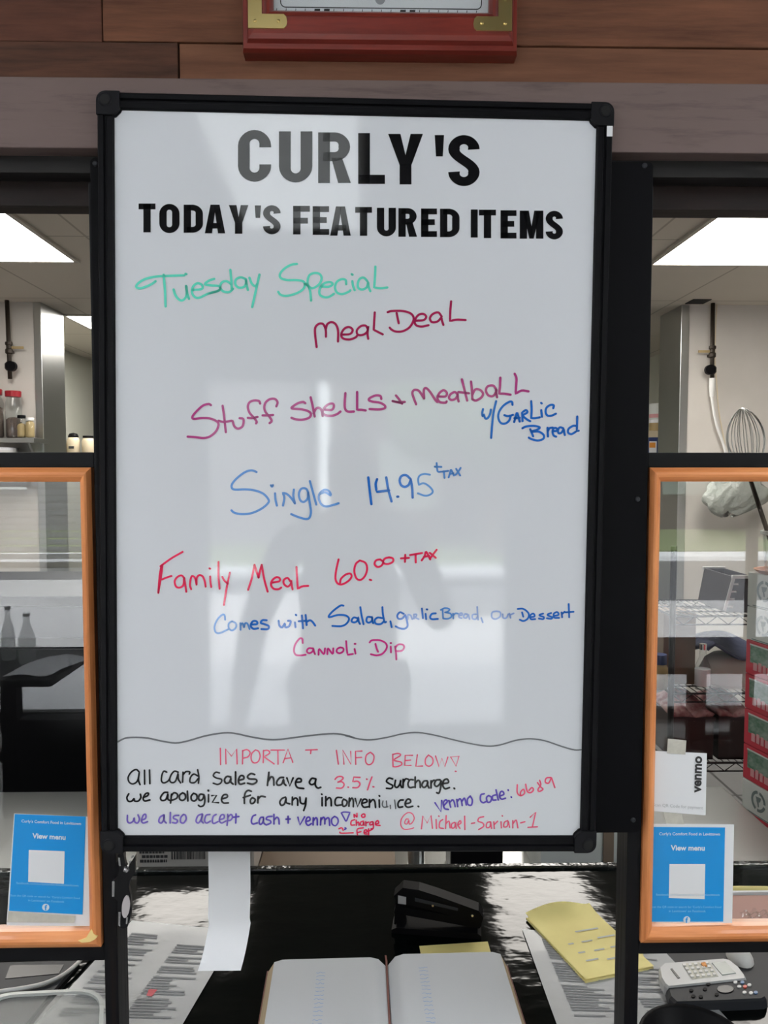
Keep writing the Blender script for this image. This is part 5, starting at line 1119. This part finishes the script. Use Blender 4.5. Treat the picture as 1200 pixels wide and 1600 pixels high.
# gas pipes hanging on the kitchen wall
def gaspipe(px_top, py_top, px_mid, py_valve, py_end, label, side_):
    Yp = KY-.05; top = at(px_top, py_top, Yp); top.z = ZC; v = at(px_mid, py_valve, Yp); e = at(px_mid+1, py_end, Yp)
    t = thing('gas_pipe', label, 'pipe', (v.x, Yp, e.z), 'gas pipes on the kitchen wall')
    MB().tube([(v.x-.004, Yp, ZC), (v.x, Yp, v.z), (v.x+.002, Yp, e.z)], .0125, 12).build('pipe', M['iron'], t, smooth=True)
    MB().lathe([(.014, 0), (.021, .006), (.021, .026), (.015, .034), (.015, .05), (.021, .055), (.021, .07), (.014, .074)], (v.x, Yp, v.z-.02), 14).build('union', M['iron'], t)
    vb = MB().lathe([(.016, 0), (.026, .012), (.026, .040), (.016, .052)], (v.x, Yp, v.z-.118), 14).build('valve_body', M['iron'], t)
    kx = v.x+.024*side_
    MB().lathe([(.010, -.02), (.030, -.02), (.030, .008), (.012, .014)], (kx, Yp-.02, v.z-.095), 16, 'Y').build('valve_knob', M['black'], vb, off=root_loc(t))
    MB().box(v.x+.008*side_, v.x+.085*side_, Yp+.0, Yp+.006, v.z+.012, v.z+.026).build('pipe_strap', M['amber'], t)
    MB().box(v.x-.010, v.x+.010, Yp+.0, KY, v.z-.01, v.z+.005).build('bracket', M['iron'], t)
    return t, v
gaspipe(10, 473, 14, 548, 592, 'dark gas pipe with a valve on the wall at the left', 1)
gt, gv = gaspipe(1115, 473, 1113, 554, 592, 'dark gas pipe with a valve and white hose on the wall at the right', -1)
he = [at(x, y, KY-.05) for x, y in smooth_path([(1112, 618), (1115, 640), (1120, 665), (1129, 690), (1135, 712), (1141, 745), (1150, 790)], 4)]
MB().tube(he, .0085, 10).build('hose', M['offwhite'], gt, smooth=True)
fa, fb = at(1113, 591, KY-.05), at(1112, 620, KY-.05)
MB().tube([fa, fa*.5+fb*.5, fb], [.017, .017, .012], 12).build('white_fitting', M['offwhite'], gt)
tcn = [at(x, y, KY-.03) for x, y in ((1120, 476), (1118, 520), (1117, 560), (1120, 600), (1123, 640), (1130, 680), (1136, 712))]
MB().tube(smooth_path([tuple(p) for p in tcn], 3), .0035, 8).build('thin_cable', M['cream'], gt, smooth=True)
hole = at(1076, 474, KY)
struct('trim_ceiling_gap', MB().box(at(1066, 480, KY).x, at(1094, 480, KY).x, KY-.16, KY-.04, ZC-.004, ZC+.001), M['hole'])

# jar shelf on the left kitchen wall
JY = KY-.20; jz = at(20, 684, JY).z
jx0, jx1 = -WX+.1, at(53, 690, JY).x
js = thing('wall_shelf', 'steel wall shelf carrying the jars at the left', 'shelf', ((jx0+jx1)/2, KY-.1, jz-.03))
MB().box(jx0, jx1, JY, KY, jz-.028, jz, .002).build('shelf_board', M['steel'], js)
for x in (jx0+.2, jx1-.05): MB().prism([(x, KY, jz-.028), (x, KY, jz-.2), (x, JY+.03, jz-.028)], (.012, 0, 0)).build('bracket', M['steel'], js)
def jar(px, r, h, lidm, cont, fill, label, y=JY+.075, lidr=1.05):
    x = at(px, 670, y).x
    t = thing('jar', label, 'jar', (x, y, jz), 'jars on the left wall shelf')
    MB().lathe([(r*.92, .001), (r, .012), (r, h*.72), (r*.80, h*.86), (r*.78, h*.90)], (x, y, jz), 22).build('glass', M['clear'], t, smooth=True)
    MB().lathe([(r*.86, .004), (r*.93, .014), (r*.93, h*fill), (r*.6, h*fill+.012), (.002, h*fill+.016)], (x, y, jz), 22).build('contents', M[cont], t, smooth=True)
    MB().lathe([(r*.84*lidr, h*.89), (r*.86*lidr, h), (r*.80*lidr, h+.004), (.002, h+.005)], (x, y, jz), 22).build('lid', M[lidm], t)
sc = (KY-.15+.977)/1208
jar(-12, .066, .285, 'redlid', 'spice', .62, 'large red lidded jar of brown spice at the far left of the wall shelf')
jar(22, .046, .275, 'redlid', 'spice', .40, 'red lidded jar next to the small jars on the wall shelf', y=JY+.10, lidr=1.15)
jar(34, .026, .13, 'black', 'amber', .55, 'small jar with a dark lid on the wall shelf', y=JY+.05)
jar(47, .026, .115, 'offwhite', 'amber', .75, 'small jar with a pale lid at the right end of the wall shelf', y=JY+.05)
uz = jz-.16
us = thing('lower_shelf', 'lower steel shelf under the jar shelf at the left', 'shelf', ((jx0+jx1)/2, KY-.1, uz-.02))
MB().box(jx0, jx1, JY, KY, uz-.02, uz, .002).build('shelf_board', M['steel'], us)
x = at(5, 695, JY+.06).x
tb2 = thing('white_tub', 'white plastic tub on the lower steel shelf at the left', 'tub', (x, JY+.09, uz))
MB().lathe([(.05, 0), (.06, .004), (.066, .085), (.066, .09), (.002, .09)], (x, JY+.09, uz), 24).build('body', M['offwhite'], tb2)
MB().lathe([(.069, .088), (.069, .102), (.06, .106), (.002, .106)], (x, JY+.09, uz), 24).build('lid', M['white'], tb2)

# store room shelves beyond the openings
def store_shelf(x0, x1, y0, y1, z_, label):
    t = thing('store_shelf', label, 'shelf', ((x0+x1)/2, (y0+y1)/2, z_-.03)); MB().box(x0, x1, y0, y1, z_-.03, z_, .002).build('shelf_board', M['steel'], t)
    return t
sl_ = [at(92, 709, 5.2), at(152, 709, 5.2)]; shz = sl_[0].z
s1 = store_shelf(-2.555, sl_[1].x+.2, 5.0, 5.35, shz, 'steel shelf with cream bottles beyond the left steel wall end')
MB().box(-2.559, -2.555, 5.0, 5.35, shz-.12, shz+.03).build('bracket', M['steel'], s1)
for i, (px, tall, cap, lb_) in enumerate(((97, .09, 'cream', 'small cream bottle nearest the left steel wall end'), (115, .125, 'black', 'middle cream bottle with a black dome cap'), (138, .12, 'black', 'cream bottle with a flat black cap next to the black frame'))):
    x = at(px, 700, 5.12).x; r = .048 if i else .04
    t = thing('cream_bottle', lb_, 'bottle', (x, 5.12, shz), 'cream bottles on the store shelf')
    MB().lathe([(r*.9, .0005), (r, .01), (r, tall*.8), (r*.8, tall), (.002, tall)], (x, 5.12, shz), 20).build('body', M['cream'], t, smooth=True)
    if i == 1: MB().lathe([(r*.80, tall), (r*.80, tall+.012), (r*.6, tall+.03), (.002, tall+.036)], (x, 5.12, shz), 18).build('cap', M[cap], t)
    else: MB().lathe([(r*.82, tall), (r*.82, tall+.018), (.002, tall+.019)], (x, 5.12, shz), 18).build('cap', M[cap], t)
    if i == 1: MB().box(x-.02, x+.02, 5.12-r-.003, 5.12-r+.004, tall*.30+shz, tall*.45+shz).build('label', M['black_print'], t)
sr = [at(1006, 709, 4.9), at(1045, 709, 4.9)]; shz2 = sr[0].z
s2 = store_shelf(sr[0].x-.2, 2.527, 4.75, 5.15, shz2, 'steel shelf with stacked tins beyond the right steel wall end')
MB().box(2.524, 2.5295, 4.75, 5.15, shz2-.12, shz2+.03).build('bracket', M['steel'], s2)
def Z2(y): return at(1020, y, 4.9).z
x0, x1 = at(1012, 690, 4.85).x, at(1033, 690, 4.85).x
bx2 = thing('blue_carton', 'dark blue carton with an orange and white label by the right steel wall end', 'carton', ((x0+x1)/2, 4.88, shz2))
bb2 = MB().box(x0, x1, 4.82, 4.95, shz2+.001, Z2(684), .002).build('box', M['bluebox'], bx2)
MB().box(x0+.001, at(1026, 690, 4.82).x, 4.818, 4.8205, shz2+.004, Z2(690)).build('white_label', M['white'], bb2, off=root_loc(bx2))
MB().box(x0+.002, at(1024, 690, 4.82).x, 4.8165, 4.8185, Z2(700), Z2(692)).build('orange_label', M['orange'], bb2, off=root_loc(bx2))
single('cream_box', 'small cream box on top of the dark blue carton', 'box', MB().box(x0-.01, x1+.002, 4.83, 4.95, Z2(684)+.0008, Z2(673.5), .002), M['cream'])
t = thing('brass_tin', 'brown tin with a white band between the cream box and the pale tub', 'tin', (at(1026, 665, 4.89).x, 4.89, Z2(673.5)+.001))
tl = t.location; hh = Z2(656)-tl.z
MB().lathe([(.054, 0), (.054, hh*.75), (.05, hh*.76), (.002, hh*.76)], tl, 24).build('body', M['amber'], t)
MB().lathe([(.056, hh*.70), (.056, hh), (.002, hh)], tl, 24).build('white_band', M['white'], t)
t = thing('pale_tub', 'pale tub with a pink band topmost of the stack by the right steel wall end', 'tub', (tl.x, 4.89, Z2(656)+.001))
tl = t.location; hh = Z2(631)-tl.z
MB().lathe([(.054, 0), (.058, hh), (.002, hh)], tl, 24).build('body', M['cartwhite'], t)
MB().lathe([(.0556, hh*.1), (.057, hh*.34)], tl, 24).build('pink_band', M['cartpink'], t)
x = at(1037, 690, 4.86).x
single('cream_carton', 'tall cream carton touching the right steel wall end', 'carton', MB().box(x-.012, x+.05, 4.82, 4.95, shz2+.001, Z2(668), .002), M['cream'])

# ================================================================== DINING ROOM (mirrored in the panes)
def dining_table(x0, x1, y0, y1, label):
    t = thing('dining_table', label, 'table', ((x0+x1)/2, (y0+y1)/2, 0), 'black dining tables')
    MB().box(x0, x1, y0, y1, .71, .74, .004).build('tabletop', M['black'], t)
    for x in (x0+.30, x1-.30):
        MB().box(x-.035, x+.035, (y0+y1)/2-.03, (y0+y1)/2+.03, .04, .71).build('leg', M['black'], t)
        MB().box(x-.04, x+.04, y0+.05, y1-.05, 0, .04).build('foot', M['black'], t)
    MB().box(x0+.335, x1-.335, (y0+y1)/2-.02, (y0+y1)/2+.02, .29, .34).build('crossbar', M['black'], t)
dining_table(-2.75, -1.30, -2.75, -2.15, 'black dining table with two bottles by the left front window')
dining_table(1.25, 2.6, -2.9, -2.3, 'black dining table by the right front window')
for x, y, h, lb_ in ((-1.63, -2.5, .24, 'slim clear bottle on the dining table'), (-1.52, -2.44, .22, 'broad clear bottle on the dining table')):
    r = .03 if h > .23 else .036
    t = thing('dressing_bottle', lb_, 'bottle', (x, y, .74), 'bottles on the dining table')
    MB().lathe([(r*.9, .0005), (r, .01), (r, h*.5), (r*.4, h*.8), (r*.38, h*.95)], (x, y, .74), 18).build('body', M['milky'], t, smooth=True)
    MB().lathe([(r*.88, .004), (r*.9, .01), (r*.9, h*.42), (.002, h*.42)], (x, y, .74), 18).build('contents', M['clear'], t, smooth=True)
    MB().lathe([(r*.42, h*.94), (r*.42, h), (.002, h)], (x, y, .74), 12).build('cap', M['offwhite'], t)
pp = MB(); pp.grid(lambda u, v: Vector((-1.52+.20*u+.05*v, -2.20-.35*v, .742+.010*sin(4*u+3*v)**2)), 8, 8)
single('paper_stack', 'loose white papers on the dining table', 'papers', pp, M['white'], smooth=True)
def tub_chair(x, y, label):
    t = thing('dining_chair', label, 'chair', (x, y, 0), 'black dining chairs')
    MB().box(x-.20, x+.20, y-.22, y+.20, .14, .46, .05).build('seat', M['black'], t)
    MB().box(x-.21, x+.21, y+.16, y+.24, .30, .70, .035).build('backrest', M['black'], t)
    for a in (-.16, .16):
        for b in (-.17, .17): MB().tube([(x+a, y+b, 0), (x+a, y+b, .15)], .018, 8).build('leg', M['black'], t)
tub_chair(-1.07, -2.02, 'black padded chair at the left dining table')
tub_chair(1.55, -2.0, 'black padded chair at the right dining table, nearer the middle')
tub_chair(2.2, -2.0, 'black padded chair at the right dining table, farther from the middle')
vb = thing('window_blind', 'white venetian blind lowered over the left front window', 'blind', (-2.43, WINY+.03, 2.25))
mb = MB(); z_ = 1.06
while z_ < 2.18: mb.prism([(-3.2, WINY+.008, z_+.017), (-3.2, WINY+.052, z_-.010), (-3.2, WINY+.052, z_-.008), (-3.2, WINY+.008, z_+.019)], (1.55, 0, 0)); z_ += .044
mb.build('slats', M['blind'], vb)
MB().box(-3.2, -1.65, WINY+.006, WINY+.056, .995, 1.03).build('bottom_rail', M['blind'], vb)
MB().box(-3.2, -1.65, WINY+.004, WINY+.058, 2.19, 2.245).build('head_rail', M['blind'], vb)
for x in (-2.9, -1.95): MB().tube([(x, WINY+.03, 1.0), (x, WINY+.03, 2.2)], .0015, 6).build('cord', M['blind'], vb)

# the person taking the picture, mirrored in the whiteboard
pe = thing('person', 'person in dark clothing standing and holding up a phone', 'person', (-.05, -1.50, 0))
def skinned(name, verts, edges, m, parent, root=0, sub=2):
    me = bpy.data.meshes.new(name); me.from_pydata([v[:3] for v in verts], edges, []); ob = bpy.data.objects.new(name, me); C.objects.link(ob); ob.parent = parent
    me.materials.append(m)
    sk_ = ob.modifiers.new('skin', 'SKIN'); sk_.use_smooth_shade = True
    for i, v in enumerate(verts):
        s_ = me.skin_vertices[0].data[i]; r_ = v[3]; s_.radius = (r_, v[4] if len(v) > 4 else r_); s_.use_root = (i == root)
    ss = ob.modifiers.new('sub', 'SUBSURF'); ss.levels = sub; ss.render_levels = sub
    return ob
V = [(0, 0, .95, .155, .11), (0, .0, 1.12, .14, .10), (0, .01, 1.30, .165, .105), (0, .0, 1.43, .10, .08), (0, .02, 1.49, .052), (0, .05, 1.56, .070, .085), (0, .055, 1.65, .074, .092), (0, .05, 1.70, .055, .07),
     (.19, .0, 1.40, .060), (.285, .10, 1.16, .045), (.17, .33, 1.38, .036), (.075, .44, 1.53, .028), (.055, .475, 1.58, .026),
     (-.19, .0, 1.40, .060), (-.30, -.02, 1.14, .045), (-.33, .06, .92, .036), (-.335, .085, .84, .028), (-.335, .10, .78, .026),
     (.10, 0, .90, .095), (.105, .02, .50, .062), (.11, -.02, .09, .043), (.12, .12, .035, .035), (-.10, 0, .90, .095), (-.11, .02, .50, .062), (-.12, -.02, .09, .043), (-.13, .12, .035, .035)]
Ed = [(0, 1), (1, 2), (2, 3), (3, 4), (4, 5), (5, 6), (6, 7), (3, 8), (8, 9), (9, 10), (10, 11), (11, 12), (3, 13), (13, 14), (14, 15), (15, 16), (16, 17), (0, 18), (18, 19), (19, 20), (20, 21), (0, 22), (22, 23), (23, 24), (24, 25)]
def fingers(hand_i, base, dirs):
    for k, (off, d, L, r) in enumerate(dirs):
        p = Vector(base)+Vector(off); d = Vector(d).normalized(); prev = hand_i
        for j in range(3):
            q = p+d*(L*j/2)+Vector((0, .006*j, 0)); V.append((q.x, q.y, q.z, r*(1-.15*j))); Ed.append((prev, len(V)-1)); prev = len(V)-1
fingers(12, V[12][:3], [((.0, .012, .022), (-.9, .3, .45), .055, .009), ((-.004, .014, .008), (-1, .3, .2), .062, .009), ((-.004, .014, -.008), (-1, .3, .0), .058, .009), ((-.002, .012, -.024), (-1, .3, -.2), .046, .008), ((-.01, -.012, .020), (-.6, -.1, .8), .045, .010)])
fingers(17, V[17][:3], [((.0, .024, -.02), (.05, .3, -1), .06, .009), ((.0, .008, -.024), (.05, .15, -1), .066, .009), ((.0, -.008, -.024), (.05, .0, -1), .06, .009), ((.0, -.022, -.02), (.05, -.15, -1), .048, .008), ((.012, .03, .0), (.2, .7, -.7), .045, .010)])
body = skinned('body', V, Ed, M['skin'], pe)
# clothing: sweater and trousers as slightly larger skins
sv = [V[i][:3]+tuple(x*1.12 for x in V[i][3:]) for i in (0, 1, 2, 3, 8, 9, 10, 11, 13, 14, 15)]
sv[-4] = tuple(V[11][:3])+(.034,)
sweater = skinned('sweater', sv, [(0, 1), (1, 2), (2, 3), (3, 4), (4, 5), (5, 6), (6, 7), (3, 8), (8, 9), (9, 10)], M['cloth'], pe)
tv = [V[i][:3]+tuple(x*1.12 for x in V[i][3:]) for i in (0, 18, 19, 20, 22, 23, 24)]
skinned('trousers', tv, [(0, 1), (1, 2), (2, 3), (0, 4), (4, 5), (5, 6)], M['cloth'], pe)
skinned('hair', [(0, .02, 1.72, .078, .09), (0, -.02, 1.66, .075, .07), (0, -.03, 1.58, .06, .05)], [(0, 1), (1, 2)], M['hair'], pe)
for x in (-.03, .03): MB().lathe([(.008*sin(pi*j/6)+.0005, -.008*cos(pi*j/6)) for j in range(7)], (x-.05, -1.50+.128, 1.615), 10).build('eye', M['black'], pe)
MB().prism([(-.05-.010, -1.50+.125, 1.575), (-.05+.010, -1.50+.125, 1.575), (-.05, -1.50+.130, 1.61)], (0, .022, 0)).build('nose', M['skin'], pe)
sp_ = thing('smartphone', 'dark smartphone held up by the person', 'phone', (0, -1.010, 1.545))
MB().box(-.036, .036, -1.0135, -1.0055, 1.540, 1.635, .003).build('body', M['black'], sp_)
MB().box(-.033, .033, -1.0142, -1.0135, 1.545, 1.630).build('screen', M['blackgloss'], sp_)
